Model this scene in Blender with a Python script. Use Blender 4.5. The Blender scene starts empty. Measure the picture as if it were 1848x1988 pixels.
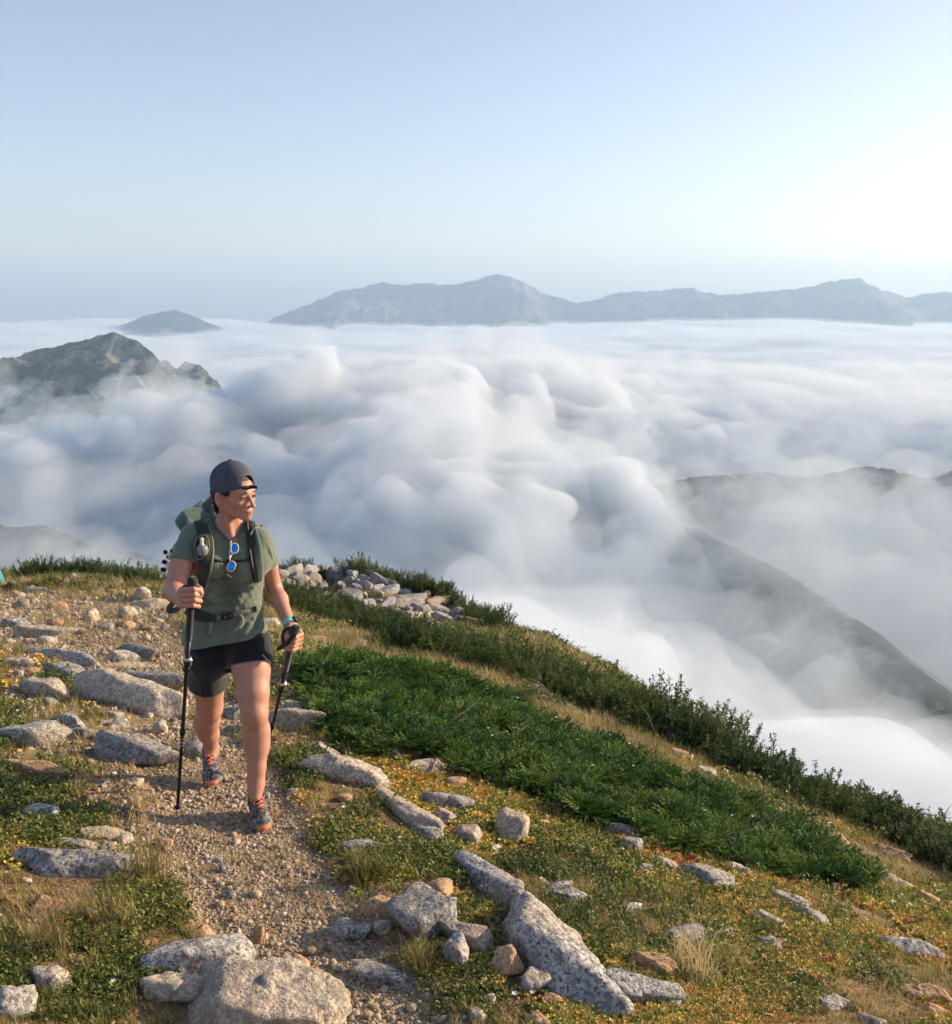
import bpy, bmesh, math, random
import numpy as np
from mathutils import Vector, Matrix, Quaternion
from mathutils.bvhtree import BVHTree
from mathutils import noise as mnoise

random.seed(7); np.random.seed(7)
SC = bpy.context.scene
COL = SC.collection
R = math.radians

# ------------------------------------------------------------------ camera
FPX, PW, PH, PITCH = 2000.0, 1848.0, 1988.0, R(11.97)
cam_data = bpy.data.cameras.new('camera')
cam = bpy.data.objects.new('camera', cam_data); COL.objects.link(cam)
cam_data.sensor_fit = 'VERTICAL'; cam_data.sensor_height = 24.0
cam_data.lens = FPX * 24.0 / PH
cam_data.clip_start = 0.05; cam_data.clip_end = 60000
cam.rotation_euler = (math.pi / 2 - PITCH, 0, 0)
cam_data.dof.use_dof = True
cam_data.dof.focus_distance = 4.5
cam_data.dof.aperture_fstop = 7.0
SC.camera = cam

# ------------------------------------------------------------------ sky, sun, exposure
SUN_AZ, SUN_EL = R(72), R(17)              # azimuth measured from +Y (view) towards +X (right)
world = bpy.data.worlds.new('World'); SC.world = world; world.use_nodes = True
wn = world.node_tree; wn.nodes.clear()
w_out = wn.nodes.new('ShaderNodeOutputWorld'); w_bg = wn.nodes.new('ShaderNodeBackground')
w_sky = wn.nodes.new('ShaderNodeTexSky'); w_sky.sky_type = 'NISHITA'; w_sky.sun_disc = False
w_sky.sun_elevation = SUN_EL; w_sky.sun_rotation = SUN_AZ
w_sky.altitude = 1500; w_sky.air_density = 1.0; w_sky.dust_density = 3.6; w_sky.ozone_density = 2.0
w_bg.inputs['Strength'].default_value = 0.132
w_hsv = wn.nodes.new('ShaderNodeHueSaturation'); w_hsv.inputs['Saturation'].default_value = 0.80
w_mul = wn.nodes.new('ShaderNodeMix'); w_mul.data_type = 'RGBA'; w_mul.blend_type = 'MULTIPLY'; w_mul.inputs[0].default_value = 1.0; w_mul.inputs[7].default_value = (1.07, 0.985, 0.965, 1)
wn.links.new(w_sky.outputs[0], w_hsv.inputs['Color']); wn.links.new(w_hsv.outputs[0], w_mul.inputs[6]); wn.links.new(w_mul.outputs[2], w_bg.inputs['Color']); wn.links.new(w_bg.outputs[0], w_out.inputs['Surface'])

sun_data = bpy.data.lights.new('sun', 'SUN'); sun = bpy.data.objects.new('sun', sun_data); COL.objects.link(sun)
sun_data.energy = 5.0; sun_data.angle = R(0.6); sun_data.color = (1.0, 0.755, 0.48)
SUN_DIR = Vector((math.sin(SUN_AZ) * math.cos(SUN_EL), math.cos(SUN_AZ) * math.cos(SUN_EL), math.sin(SUN_EL)))
sun.rotation_euler = SUN_DIR.to_track_quat('Z', 'Y').to_euler()

SC.view_settings.view_transform = 'Standard'; SC.view_settings.look = 'None'
SC.view_settings.exposure = 0.74; SC.view_settings.gamma = 1.0
SC.view_settings.use_curve_mapping = False
cy = SC.cycles
cy.use_denoising = True
try: cy.denoiser = 'OPENIMAGEDENOISE'
except Exception: pass
cy.max_bounces = 12; cy.diffuse_bounces = 3; cy.glossy_bounces = 2; cy.transmission_bounces = 3
cy.volume_bounces = 5; cy.transparent_max_bounces = 12
cy.use_adaptive_sampling = True; cy.adaptive_threshold = 0.02
cy.sample_clamp_indirect = 8.0
cy.volume_step_rate = 1.0; cy.volume_max_steps = 256

# ------------------------------------------------------------------ helpers
CP, SP = math.cos(PITCH), math.sin(PITCH)
def ray(px, py):
    """direction through a point of the frame, scaled to unit horizontal depth (Y = 1)"""
    u = (px - PW / 2) / FPX; v = (PH / 2 - py) / FPX
    x, y, z = u, CP + v * SP, -SP + v * CP
    return Vector((x / y, 1.0, z / y))
def at(px, py, Y):
    r = ray(px, py); return Vector((r.x * Y, Y, r.z * Y))

def tag(o, label=None, cat=None, group=None, kind=None):
    if label: o['label'] = label
    if cat: o['category'] = cat
    if group: o['group'] = group
    if kind: o['kind'] = kind
    return o
def link(name, me, parent=None, m=None):
    o = bpy.data.objects.new(name, me); COL.objects.link(o)
    if parent is not None: o.parent = parent
    if m is not None and me is not None and not me.materials: me.materials.append(m)
    return o
def empty(name, loc=(0, 0, 0)):
    o = bpy.data.objects.new(name, None); COL.objects.link(o); o.location = loc
    o.empty_display_size = 0.1
    return o
def mesh_np(name, V, F, smooth=True):
    """V (n,3), F (m,3|4) arrays -> mesh"""
    V = np.asarray(V, dtype=np.float32); F = np.asarray(F, dtype=np.int32)
    me = bpy.data.meshes.new(name)
    me.vertices.add(len(V)); me.vertices.foreach_set('co', V.ravel())
    k = F.shape[1]
    me.loops.add(F.size); me.loops.foreach_set('vertex_index', F.ravel())
    me.polygons.add(len(F)); me.polygons.foreach_set('loop_start', np.arange(0, F.size, k, dtype=np.int32))
    me.update(calc_edges=True); me.validate()
    me.polygons.foreach_set('use_smooth', np.full(len(me.polygons), smooth))
    return me
def grid_faces(nu, nv, closed_u=False):
    i, j = np.meshgrid(np.arange(nu if closed_u else nu - 1), np.arange(nv - 1), indexing='ij')
    i2 = (i + 1) % nu
    return np.stack([i * nv + j, i2 * nv + j, i2 * nv + j + 1, i * nv + j + 1], -1).reshape(-1, 4)

# --- vectorised value noise
_rs = np.random.RandomState(11); _T = _rs.rand(64, 64, 64).astype(np.float32)
def vnoise(p):
    p = np.asarray(p, dtype=np.float64); i = np.floor(p).astype(np.int64); f = p - i; f = f * f * f * (f * (f * 6 - 15) + 10)
    o = 0
    for dx in (0, 1):
        for dy in (0, 1):
            for dz in (0, 1):
                w = (f[..., 0] if dx else 1 - f[..., 0]) * (f[..., 1] if dy else 1 - f[..., 1]) * (f[..., 2] if dz else 1 - f[..., 2])
                o = o + w * _T[(i[..., 0] + dx) & 63, (i[..., 1] + dy) & 63, (i[..., 2] + dz) & 63]
    return o * 2 - 1
def fbm(p, octv=4, gain=0.5, lac=2.03, ridged=False):
    p = np.asarray(p, dtype=np.float64); a = 1.0; s = 0; tot = 0
    for k in range(octv):
        n = vnoise(p + 17.3 * k)
        if ridged: n = 1 - 2 * np.abs(n)
        s = s + a * n; tot += a; a *= gain; p = p * lac
    return s / tot
def sstep(a, b, x):
    t = np.clip((np.asarray(x, dtype=float) - a) / (b - a), 0, 1); return t * t * (3 - 2 * t)

# --- material helpers
def mat(name):
    m = bpy.data.materials.new(name); m.use_nodes = True
    nt = m.node_tree; nt.nodes.clear()
    return m, nt
def nd(nt, t, **kw):
    n = nt.nodes.new(t)
    for k, v in kw.items():
        if k.startswith('i_'):
            key = k[2:]
            key = int(key) if key.isdigit() else key.replace('_', ' ')
            n.inputs[key].default_value = v
        else: setattr(n, k, v)
    return n
def ramp(nt, src, stops, interp='LINEAR'):
    r = nt.nodes.new('ShaderNodeValToRGB'); r.color_ramp.interpolation = interp
    e = r.color_ramp.elements
    while len(e) < len(stops): e.new(0.5)
    for k, (p, c) in enumerate(stops):
        e[k].position = p; e[k].color = (*c, 1) if len(c) == 3 else c
    if src is not None: nt.links.new(src, r.inputs[0])
    return r
def mixc(nt, fac, a, b, mode='MIX'):
    n = nt.nodes.new('ShaderNodeMix'); n.data_type = 'RGBA'; n.blend_type = mode
    for s, v in ((n.inputs[0], fac), (n.inputs[6], a), (n.inputs[7], b)):
        if isinstance(v, bpy.types.NodeSocket): nt.links.new(v, s)
        elif isinstance(v, (int, float)): s.default_value = v
        else: s.default_value = (*v, 1) if len(v) == 3 else v
    return n.outputs[2]
def mth(nt, op, a, b=None, c=None, clamp=False):
    n = nt.nodes.new('ShaderNodeMath'); n.operation = op; n.use_clamp = clamp
    for k, v in enumerate((a, b, c)):
        if v is None: continue
        if isinstance(v, bpy.types.NodeSocket): nt.links.new(v, n.inputs[k])
        else: n.inputs[k].default_value = v
    return n.outputs[0]
def noise_tex(nt, scale, detail=4, rough=0.5, vec=None, dist=0.0):
    n = nd(nt, 'ShaderNodeTexNoise', i_Scale=scale, i_Detail=detail, i_Roughness=rough, i_Distortion=dist)
    if vec is not None: nt.links.new(vec, n.inputs['Vector'])
    return n.outputs['Fac']
def finish(nt, color, rough=0.8, bump=None, bump_d=0.01, spec=0.3, sss=0.0, metallic=0.0, sheen=0.0, bump_s=1.0, trans=None):
    b = nt.nodes.new('ShaderNodeBsdfPrincipled'); o = nt.nodes.new('ShaderNodeOutputMaterial')
    if isinstance(color, bpy.types.NodeSocket): nt.links.new(color, b.inputs['Base Color'])
    else: b.inputs['Base Color'].default_value = (*color, 1)
    if isinstance(rough, bpy.types.NodeSocket): nt.links.new(rough, b.inputs['Roughness'])
    else: b.inputs['Roughness'].default_value = rough
    b.inputs['Specular IOR Level'].default_value = spec; b.inputs['Metallic'].default_value = metallic
    if sheen: b.inputs['Sheen Weight'].default_value = sheen
    if sss:
        b.inputs['Subsurface Weight'].default_value = sss; b.inputs['Subsurface Radius'].default_value = (1.0, 0.35, 0.2)
        b.inputs['Subsurface Scale'].default_value = 0.006
    if bump is not None:
        bp = nd(nt, 'ShaderNodeBump', i_Strength=bump_s, i_Distance=bump_d)
        nt.links.new(bump, bp.inputs['Height']); nt.links.new(bp.outputs[0], b.inputs['Normal'])
    if trans:
        t = nt.nodes.new('ShaderNodeBsdfTranslucent'); mx = nt.nodes.new('ShaderNodeMixShader'); mx.inputs[0].default_value = trans
        if isinstance(color, bpy.types.NodeSocket): nt.links.new(color, t.inputs['Color'])
        else: t.inputs['Color'].default_value = (*color, 1)
        nt.links.new(b.outputs[0], mx.inputs[1]); nt.links.new(t.outputs[0], mx.inputs[2]); nt.links.new(mx.outputs[0], o.inputs['Surface'])
    else: nt.links.new(b.outputs[0], o.inputs['Surface'])
    return b
def plain(name, col, rough=0.6, **kw):
    m, nt = mat(name); finish(nt, col, rough, **kw); return m
# ------------------------------------------------------------------ signed distance modelling
def surface_nets(D, org, h):
    """D: 3-D array of signed distances (negative inside) -> verts, quads"""
    nx, ny, nz = D.shape
    S = D < 0
    c = S[:-1, :-1, :-1].astype(np.int8)
    for dx in (0, 1):
        for dy in (0, 1):
            for dz in (0, 1):
                if dx or dy or dz: c = c + S[dx:nx - 1 + dx, dy:ny - 1 + dy, dz:nz - 1 + dz]
    act = (c > 0) & (c < 8)
    ii, jj, kk = np.nonzero(act)
    idx = -np.ones(act.shape, dtype=np.int64); idx[ii, jj, kk] = np.arange(len(ii))
    P = np.zeros((len(ii), 3)); N = np.zeros(len(ii))
    cs = [(a, b, d) for a in (0, 1) for b in (0, 1) for d in (0, 1)]
    for a in cs:
        for ax in range(3):
            if a[ax]: continue
            b = list(a); b[ax] = 1
            va = D[ii + a[0], jj + a[1], kk + a[2]]; vb = D[ii + b[0], jj + b[1], kk + b[2]]
            m = (va < 0) != (vb < 0)
            t = np.where(m, va / np.where(m, va - vb, 1), 0)
            q = np.zeros((len(ii), 3)); q[:, 0] = a[0]; q[:, 1] = a[1]; q[:, 2] = a[2]; q[:, ax] += t
            P += q * m[:, None]; N += m
    P = P / N[:, None] + np.stack([ii, jj, kk], -1)
    F = []
    for ax in range(3):
        sl0 = [slice(None)] * 3; sl1 = [slice(None)] * 3
        sl0[ax] = slice(0, -1); sl1[ax] = slice(1, None)
        A = S[tuple(sl0)]; B = S[tuple(sl1)]
        x, y, z = np.nonzero(A != B)
        u, v = [(1, 2), (2, 0), (0, 1)][ax]
        pos = np.stack([x, y, z], -1)
        ok = (pos[:, u] > 0) & (pos[:, v] > 0) & (pos[:, u] < D.shape[u] - 1) & (pos[:, v] < D.shape[v] - 1)
        pos = pos[ok]; ins = A[pos[:, 0], pos[:, 1], pos[:, 2]]
        def g(du, dv):
            q = pos.copy(); q[:, u] -= du; q[:, v] -= dv
            return idx[q[:, 0], q[:, 1], q[:, 2]]
        f = np.stack([g(1, 1), g(0, 1), g(0, 0), g(1, 0)], -1)
        f[~ins] = f[~ins][:, ::-1]
        F.append(f)
    F = np.concatenate(F); F = F[(F >= 0).all(1)]
    return P * h + np.asarray(org), F

class Field:
    """a block of space that shapes are blended into (smooth unions and cuts)"""
    def __init__(s, lo, hi, h):
        s.lo = np.array(lo, float); s.h = h
        s.n = np.ceil((np.array(hi) - s.lo) / h).astype(int) + 1
        s.D = np.full(s.n, 0.25, dtype=np.float32)
    def box(s, lo, hi):
        a = np.clip(np.floor((np.array(lo) - s.lo) / s.h).astype(int), 0, s.n); b = np.clip(np.ceil((np.array(hi) - s.lo) / s.h).astype(int) + 1, 0, s.n)
        sl = tuple(slice(a[k], b[k]) for k in range(3))
        ax = [s.lo[k] + s.h * np.arange(a[k], b[k]) for k in range(3)]
        return sl, ax[0][:, None, None], ax[1][None, :, None], ax[2][None, None, :]
    def put(s, d, sl, k, op='u'):
        D = s.D[sl]
        if D.size == 0: return
        if op == 'u':
            if k > 0:
                hh = np.clip(0.5 + 0.5 * (D - d) / k, 0, 1); r = D * (1 - hh) + d * hh - k * hh * (1 - hh)
            else: r = np.minimum(D, d)
        elif op == 'cut':
            d = -d
            if k > 0:
                hh = np.clip(0.5 - 0.5 * (D - d) / k, 0, 1); r = D * (1 - hh) + d * hh + k * hh * (1 - hh)
            else: r = np.maximum(D, d)
        else:
            r = np.maximum(D, d)
        s.D[sl] = r
    def cone(s, a, b, ra, rb, k=0.01, op='u', flat=None):
        """tapered capsule; flat=(axis vector, factor) squeezes the section along that axis"""
        a = np.array(a, float); b = np.array(b, float); m = max(ra, rb) * (1 if flat is None else max(1, flat[1])) + k * 1.5 + 2 * s.h
        sl, X, Y, Z = s.box(np.minimum(a, b) - m, np.maximum(a, b) + m)
        if 0 in s.D[sl].shape: return
        px, py, pz = X - a[0], Y - a[1], Z - a[2]
        d = b - a; L2 = max(float(d @ d), 1e-12)
        t = np.clip((px * d[0] + py * d[1] + pz * d[2]) / L2, 0, 1)
        qx, qy, qz = px - t * d[0], py - t * d[1], pz - t * d[2]
        r = ra + (rb - ra) * t
        if flat is not None:
            ax = np.array(flat[0], float); ax /= np.linalg.norm(ax)
            w = qx * ax[0] + qy * ax[1] + qz * ax[2]
            e = w / flat[1] - w
            qx, qy, qz = qx + e * ax[0], qy + e * ax[1], qz + e * ax[2]
        s.put((np.sqrt(qx * qx + qy * qy + qz * qz) - r).astype(np.float32), sl, k, op)
    def chain(s, pts, rs, k=0.01, flat=None):
        for i in range(len(pts) - 1): s.cone(pts[i], pts[i + 1], rs[i], rs[i + 1], k, 'u', flat)
    def ell(s, c, r, k=0.01, op='u', rot=None):
        """ellipsoid; rot = 3x3 matrix whose columns are its axes"""
        c = np.array(c, float); r = np.array(r, float); m = r.max() + k * 1.5 + 2 * s.h
        sl, X, Y, Z = s.box(c - m, c + m)
        if 0 in s.D[sl].shape: return
        x, y, z = X - c[0], Y - c[1], Z - c[2]
        if rot is not None:
            M = np.array(rot)
            x, y, z = (x * M[0][0] + y * M[1][0] + z * M[2][0], x * M[0][1] + y * M[1][1] + z * M[2][1], x * M[0][2] + y * M[1][2] + z * M[2][2])
        k0 = np.sqrt((x / r[0]) ** 2 + (y / r[1]) ** 2 + (z / r[2]) ** 2)
        k1 = np.sqrt((x / r[0] ** 2) ** 2 + (y / r[1] ** 2) ** 2 + (z / r[2] ** 2) ** 2)
        s.put((k0 * (k0 - 1) / np.maximum(k1, 1e-9)).astype(np.float32), sl, k, op)
    def rbox(s, c, hs, rot=None, rad=0.005, k=0.0, op='u'):
        c = np.array(c, float); hs = np.array(hs, float); m = np.linalg.norm(hs) + rad + k * 1.5 + 2 * s.h
        sl, X, Y, Z = s.box(c - m, c + m)
        if 0 in s.D[sl].shape: return
        x, y, z = X - c[0] + 0 * Y + 0 * Z, Y - c[1] + 0 * X + 0 * Z, Z - c[2] + 0 * X + 0 * Y
        if rot is not None:
            M = np.array(rot)
            x, y, z = (x * M[0][0] + y * M[1][0] + z * M[2][0], x * M[0][1] + y * M[1][1] + z * M[2][1], x * M[0][2] + y * M[1][2] + z * M[2][2])
        x, y, z = np.abs(x) - hs[0] + rad, np.abs(y) - hs[1] + rad, np.abs(z) - hs[2] + rad
        d = np.sqrt(np.maximum(x, 0) ** 2 + np.maximum(y, 0) ** 2 + np.maximum(z, 0) ** 2) + np.minimum(np.maximum(x, np.maximum(y, z)), 0) - rad
        s.put(d.astype(np.float32), sl, k, op)
    def plane(s, p, n, op='cut', k=0.0):
        """cut away the side the normal points to"""
        sl, X, Y, Z = s.box(s.lo, s.lo + s.n * s.h)
        n = np.array(n, float); n /= np.linalg.norm(n)
        d = -((X - p[0]) * n[0] + (Y - p[1]) * n[1] + (Z - p[2]) * n[2])
        s.put(d.astype(np.float32), sl, k, 'cut')
    def mesh(s, name):
        V, F = surface_nets(s.D, s.lo, s.h)
        return mesh_np(name, V, F)
def bvh_of(me): return BVHTree.FromPolygons([v.co.copy() for v in me.vertices], [tuple(p.vertices) for p in me.polygons])
# ------------------------------------------------------------------ far mountains, valley, clouds, haze
def hill_mat(name, a, b, c, sc):
    m, nt = mat(name); g = nd(nt, 'ShaderNodeTexCoord')
    n1 = noise_tex(nt, sc, 8, 0.62, g.outputs['Object'], 0.4); n2 = noise_tex(nt, sc * 7, 6, 0.6, g.outputs['Object'])
    f = mth(nt, 'ADD', mth(nt, 'MULTIPLY', n1, 0.65), mth(nt, 'MULTIPLY', n2, 0.35))
    r = ramp(nt, f, [(0.40, a), (0.50, b), (0.60, c)])
    finish(nt, r.outputs[0], 0.95, spec=0.0); return m
M_far = hill_mat('bare_mountain_rock', (0.012, 0.018, 0.022), (0.05, 0.055, 0.055), (0.20, 0.18, 0.16), 0.0016)
M_forest = hill_mat('forested_slope', (0.010, 0.018, 0.012), (0.028, 0.040, 0.022), (0.20, 0.20, 0.17), 0.014)

def ridge(name, prof, Y0, depth, base, m, nu=260, nv=40, amp=30, slope_noise=0.16, sc=0.004, seed=0):
    """a mountain range: crest line through the points of prof, flanks falling before and behind"""
    prof = sorted(prof); xs = [at(a, b, Y0).x for a, b in prof]; zs = [at(a, b, Y0).z for a, b in prof]
    X = np.linspace(xs[0], xs[-1], nu); Z = np.interp(X, xs, zs)
    k = np.ones(3) / 3; Z = np.convolve(np.pad(Z, 1, mode='edge'), k, 'valid')
    v = np.linspace(-1, 1, nv)
    XX, VV = np.meshgrid(X, v, indexing='ij')
    YY = Y0 + VV * depth
    P = np.stack([XX * sc, YY * sc, np.full_like(XX, seed * 7.7)], -1)
    n = fbm(P, 6, 0.52, ridged=True)
    hgt = (Z[:, None] - base)
    fall = (1 - np.abs(VV)) ** 1.15
    zz = base + hgt * fall + n * hgt * slope_noise * (1 - fall) * 4 * fall + n * amp * 0.35 + fbm(P * 6 + 2, 4, 0.6, ridged=True) * amp * 0.14
    YY = YY + fbm(P * 0.6 + 5, 3) * depth * 0.10 * (1 - np.abs(VV))
    me = mesh_np(name, np.stack([XX, YY, zz], -1).reshape(-1, 3), grid_faces(nu, nv))
    o = link(name, me, None, m); tag(o, kind='structure'); return o

ridge('mountain_range', [(300, 720), (420, 665), (490, 638), (560, 607), (620, 580), (660, 565), (700, 569), (745, 556), (790, 563), (860, 553), (900, 544), (940, 533), (962, 530), (985, 536), (1020, 560), (1060, 575), (1110, 587),
       (1170, 585), (1200, 576), (1260, 574), (1330, 564), (1400, 572), (1470, 570), (1540, 568), (1600, 551), (1660, 545), (1720, 563), (1765, 576), (1795, 570), (1848, 578), (2000, 585), (2200, 570), (2500, 600), (2900, 590)],
      9000, 2600, -750, M_far, 900, 70, amp=150, sc=0.0014)
ridge('distant_hill', [(60, 720), (180, 650), (230, 632), (270, 613), (330, 604), (380, 618), (440, 645), (520, 700), (600, 760)], 7600, 1500, -700, M_far, 300, 50, amp=70, sc=0.002, seed=2)
ridge('distant_hill', [(-1500, 640), (-900, 650), (-400, 660), (-200, 665), (-60, 672), (60, 700), (140, 760)], 5600, 1100, -600, M_far, 160, 30, amp=30, sc=0.002, seed=6)
ridge('mountain', [(-1600, 700), (-700, 690), (-300, 720), (-120, 740), (0, 717), (60, 688), (130, 670), (210, 658), (262, 662), (300, 690), (335, 735), (390, 820), (480, 920), (660, 1000)], 2500, 1000, -520, M_forest, 420, 150, amp=50, sc=0.005, slope_noise=0.3, seed=3)
# ridges that climb out of the valley on the right
ridge('wooded_ridge', [(700, 1050), (900, 985), (1050, 960), (1250, 950), (1400, 925), (1520, 940), (1680, 912), (1800, 935), (2000, 900), (2300, 1000), (2800, 1050)], 1400, 700, -620, M_forest, 420, 130, amp=50, sc=0.006, slope_noise=0.2, seed=4)
def spur(name, pts, wid, base, m, seed=0, nu=200, nv=50):
    """a crest running away from the viewer: pts are (px, py, Y)"""
    P = [at(*p) for p in pts]; t = np.linspace(0, len(P) - 1, nu)
    C = np.stack([np.interp(t, range(len(P)), [p[k] for p in P]) for k in range(3)], -1)
    T = np.gradient(C[:, :2], axis=0); T /= np.linalg.norm(T, axis=1)[:, None]; N = np.stack([T[:, 1], -T[:, 0]], -1)
    v = np.linspace(-1, 1, nv)
    XY = C[:, None, :2] + N[:, None, :] * (v[None, :, None] * wid)
    f = (1 - np.abs(v)) ** 1.1
    n = fbm(np.concatenate([XY * 0.012, np.full(XY.shape[:2] + (1,), seed * 3.1)], -1), 6, 0.55, ridged=True)
    Z = base + (C[:, None, 2] - base) * f[None, :] + n * (8 + 30 * (1 - f)[None, :])
    me = mesh_np(name, np.concatenate([XY, Z[..., None]], -1).reshape(-1, 3), grid_faces(nu, nv))
    return tag(link(name, me, None, m), kind='structure')
spur('wooded_ridge', [(1180, 985, 1350), (1330, 1020, 1150), (1480, 1085, 980), (1600, 1165, 850), (1700, 1245, 740), (1780, 1310, 660), (1900, 1430, 560), (2100, 1650, 430)], 420, -560, M_forest, 1)
ridge('wooded_ridge', [(-900, 950), (-300, 990), (0, 1012), (150, 1035), (300, 1075), (450, 1130), (560, 1250)], 1000, 420, -560, M_forest, 200, 70, amp=16, sc=0.008, slope_noise=0.2, seed=9)
# valley floor
u = np.linspace(-12000, 12000, 160); vv = np.linspace(-9000, 15000, 160)
GX, GY = np.meshgrid(u, vv, indexing='ij')
GZ = -620 + 60 * fbm(np.stack([GX * 0.001, GY * 0.001, 0 * GX], -1), 4)
tag(link('valley_floor', mesh_np('valley_floor', np.stack([GX, GY, GZ], -1).reshape(-1, 3), grid_faces(160, 160)), None, M_forest), kind='structure')

def vol_mat(name, dens, col=(1, 1, 1), g=0.0, absorb=None):
    m, nt = mat(name); v = nd(nt, 'ShaderNodeVolumePrincipled'); o = nt.nodes.new('ShaderNodeOutputMaterial')
    v.inputs['Color'].default_value = (*col, 1); v.inputs['Density'].default_value = dens; v.inputs['Anisotropy'].default_value = g
    nt.links.new(v.outputs[0], o.inputs['Volume']); m.cycles.homogeneous_volume = True
    return m

# --- the sea of cloud: shaped with a distance field, each layer one closed body of even density
def cloud_body(name, lo, hi, h, fn, m):
    n = np.ceil((np.array(hi) - np.array(lo)) / h).astype(int) + 1
    X, Y, Z = [lo[k] + h * np.arange(n[k]) for k in range(3)]
    D = fn(X, Y, Z).astype(np.float32)
    D[0] = D[-1] = 50; D[:, 0] = D[:, -1] = 50; D[:, :, 0] = D[:, :, -1] = 50
    V, F = surface_nets(D, lo, h)
    o = link(name, mesh_np(name, V, F), None, m); tag(o, kind='structure'); return o
def plane_pt(px, py, z):
    r = ray(px, py); t = z / r.z; return np.array([r.x * t, t])
def sea_fn(tops, gaps, base_top, bottom, nsc, namp, shift=0.0, seed=0, billow=1.0, calm=False, h_ok=True):
    def fn(X, Y, Z):
        x, y = X[:, None], Y[None, :]
        T = np.full((len(X), len(Y)), float(base_top)); DM = []
        for (px, py, dist, rad, rise) in tops:                 # a dome whose top shows at px, py
            c = at(px, py, dist); d2 = ((x - c.x) ** 2 + (y - c.y) ** 2) / rad ** 2
            d2 = d2 * (1 + 0.9 * fbm(np.stack([x * 0.009 + 0 * y, y * 0.009 + 0 * x, 0 * x + 0 * y + dist * 0.01], -1), 3))
            dome = c.z - rise * d2 * 0.9
            DM.append(dome)
        for (px, py, z, rx, ry, depth) in gaps:
            c = plane_pt(px, py, z); d2 = ((x - c[0]) / rx) ** 2 + ((y - c[1]) / ry) ** 2
            T = T - depth * np.exp(-d2)
        for q in DM: T = np.maximum(T, q)
        XX, YY, ZZ = np.meshgrid(X, Y, Z, indexing='ij')
        P = np.stack([XX, YY, ZZ * 1.3], -1) * nsc + seed * 5.3
        n = fbm(P, 5, 0.5)
        n2 = 1 - 2 * np.abs(vnoise(P * 1.7 + 9)); n3 = 1 - 2 * np.abs(vnoise(P * 3.9 + 3))
        n4 = vnoise(P * 8.3 + 1) + 0.5 * vnoise(P * 17 + 4) if h_ok else 0
        disp = namp * (n * 1.1 - billow * (0.5 * n2 + 0.25 * n3) + 0.25 + 0.15 * n4)
        am = 1 - 0.6 * sstep(150, 900, XX) * sstep(700, 1500, YY) if calm else 1
        disp = disp * am
        return np.maximum((ZZ - T[:, :, None]) * 0.8, bottom - ZZ) - disp - shift
    return fn
M_cloud = vol_mat('cloud_core', 0.032, (0.82, 0.885, 0.95), 0.1)
M_mist = vol_mat('cloud_mist', 0.0060, (0.82, 0.885, 0.95), 0.1)
M_veil = vol_mat('valley_mist', 0.0036, (0.74, 0.85, 0.95), 0.1)
f = sea_fn([], [(1400, 640, -140, 900, 700, 60), (380, 690, -150, 700, 900, 60), (-300, 700, -150, 700, 900, 60), (330, 650, -195, 2500, 2600, 95)], -225, -400, 0.0016, 34, 0, 1, 0.3)
M_thin = vol_mat('cloud_haze', 0.0011, (0.84, 0.90, 0.96), 0.1)
f0 = sea_fn([], [(1400, 640, -140, 900, 700, 60), (380, 690, -150, 700, 900, 60), (330, 650, -195, 2500, 2600, 95)], -225, -400, 0.0016, 34, 18, 1, 0.3)
cloud_body('cloud_sea_mist', (-4700, 2650, -420), (6600, 8500, -40), 70, f0, M_thin)
cloud_body('cloud_sea', (-4600, 2700, -400), (6500, 8600, -80), 62, f, M_cloud)
tops = [(560, 690, 1500, 150, 220), (330, 745, 1380, 120, 220), (440, 790, 1400, 100, 200), (660, 745, 1450, 120, 200), (60, 815, 1300, 200, 260), (230, 800, 1330, 130, 260),
        (820, 705, 1700, 260, 140), (1000, 690, 1900, 260, 120), (760, 745, 1500, 200, 120), (880, 800, 1200, 170, 110)]
gaps = [(130, 740, -175, 620, 430, 330), (-300, 740, -175, 620, 500, 330), (420, 720, -175, 160, 300, 200),
        (150, 1020, -210, 230, 170, 330), (-100, 1040, -210, 230, 190, 330), (1090, 960, -225, 120, 90, 200),
        (1240, 968, -232, 130, 110, 260), (1500, 975, -235, 220, 230, 400), (1750, 1000, -238, 280, 270, 420), (1900, 1090, -245, 230, 220, 420), (2100, 1300, -255, 170, 170, 300), (2150, 1000, -240, 500, 300, 300)]
f = sea_fn(tops, gaps, -196, -380, 0.0066, 46, -7, 2, 0.9, True)
cloud_body('cloud_bank', (-900, 210, -440), (1700, 2700, -30), 12.5, f, M_cloud)
f2 = sea_fn(tops + [(1260, 935, 1400, 130, 150), (1430, 925, 1420, 120, 130), (1590, 918, 1400, 150, 150), (1790, 915, 1410, 170, 150)], gaps, -196, -380, 0.0078, 50, 20, 2, 1.0, True)
cloud_body('cloud_fringe', (-950, 180, -460), (1750, 2700, -20), 16, f2, M_mist)
f3 = sea_fn([], [], -222, -480, 0.013, 78, 0, 5, 0.9)
cloud_body('valley_mist', (-1200, 200, -500), (2600, 2400, -110), 20, f3, M_veil)
hz = bpy.data.meshes.new('haze'); bm = bmesh.new(); bmesh.ops.create_cube(bm, size=1); bm.to_mesh(hz); bm.free()
haze = link('haze', hz, None, vol_mat('haze_air', 0.00011, (0.54, 0.75, 1.0), 0.2))
haze.scale = (26000, 24000, 1250); haze.location = (0, 2500, -1250 / 2 + 330 ); tag(haze, kind='stuff')
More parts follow.
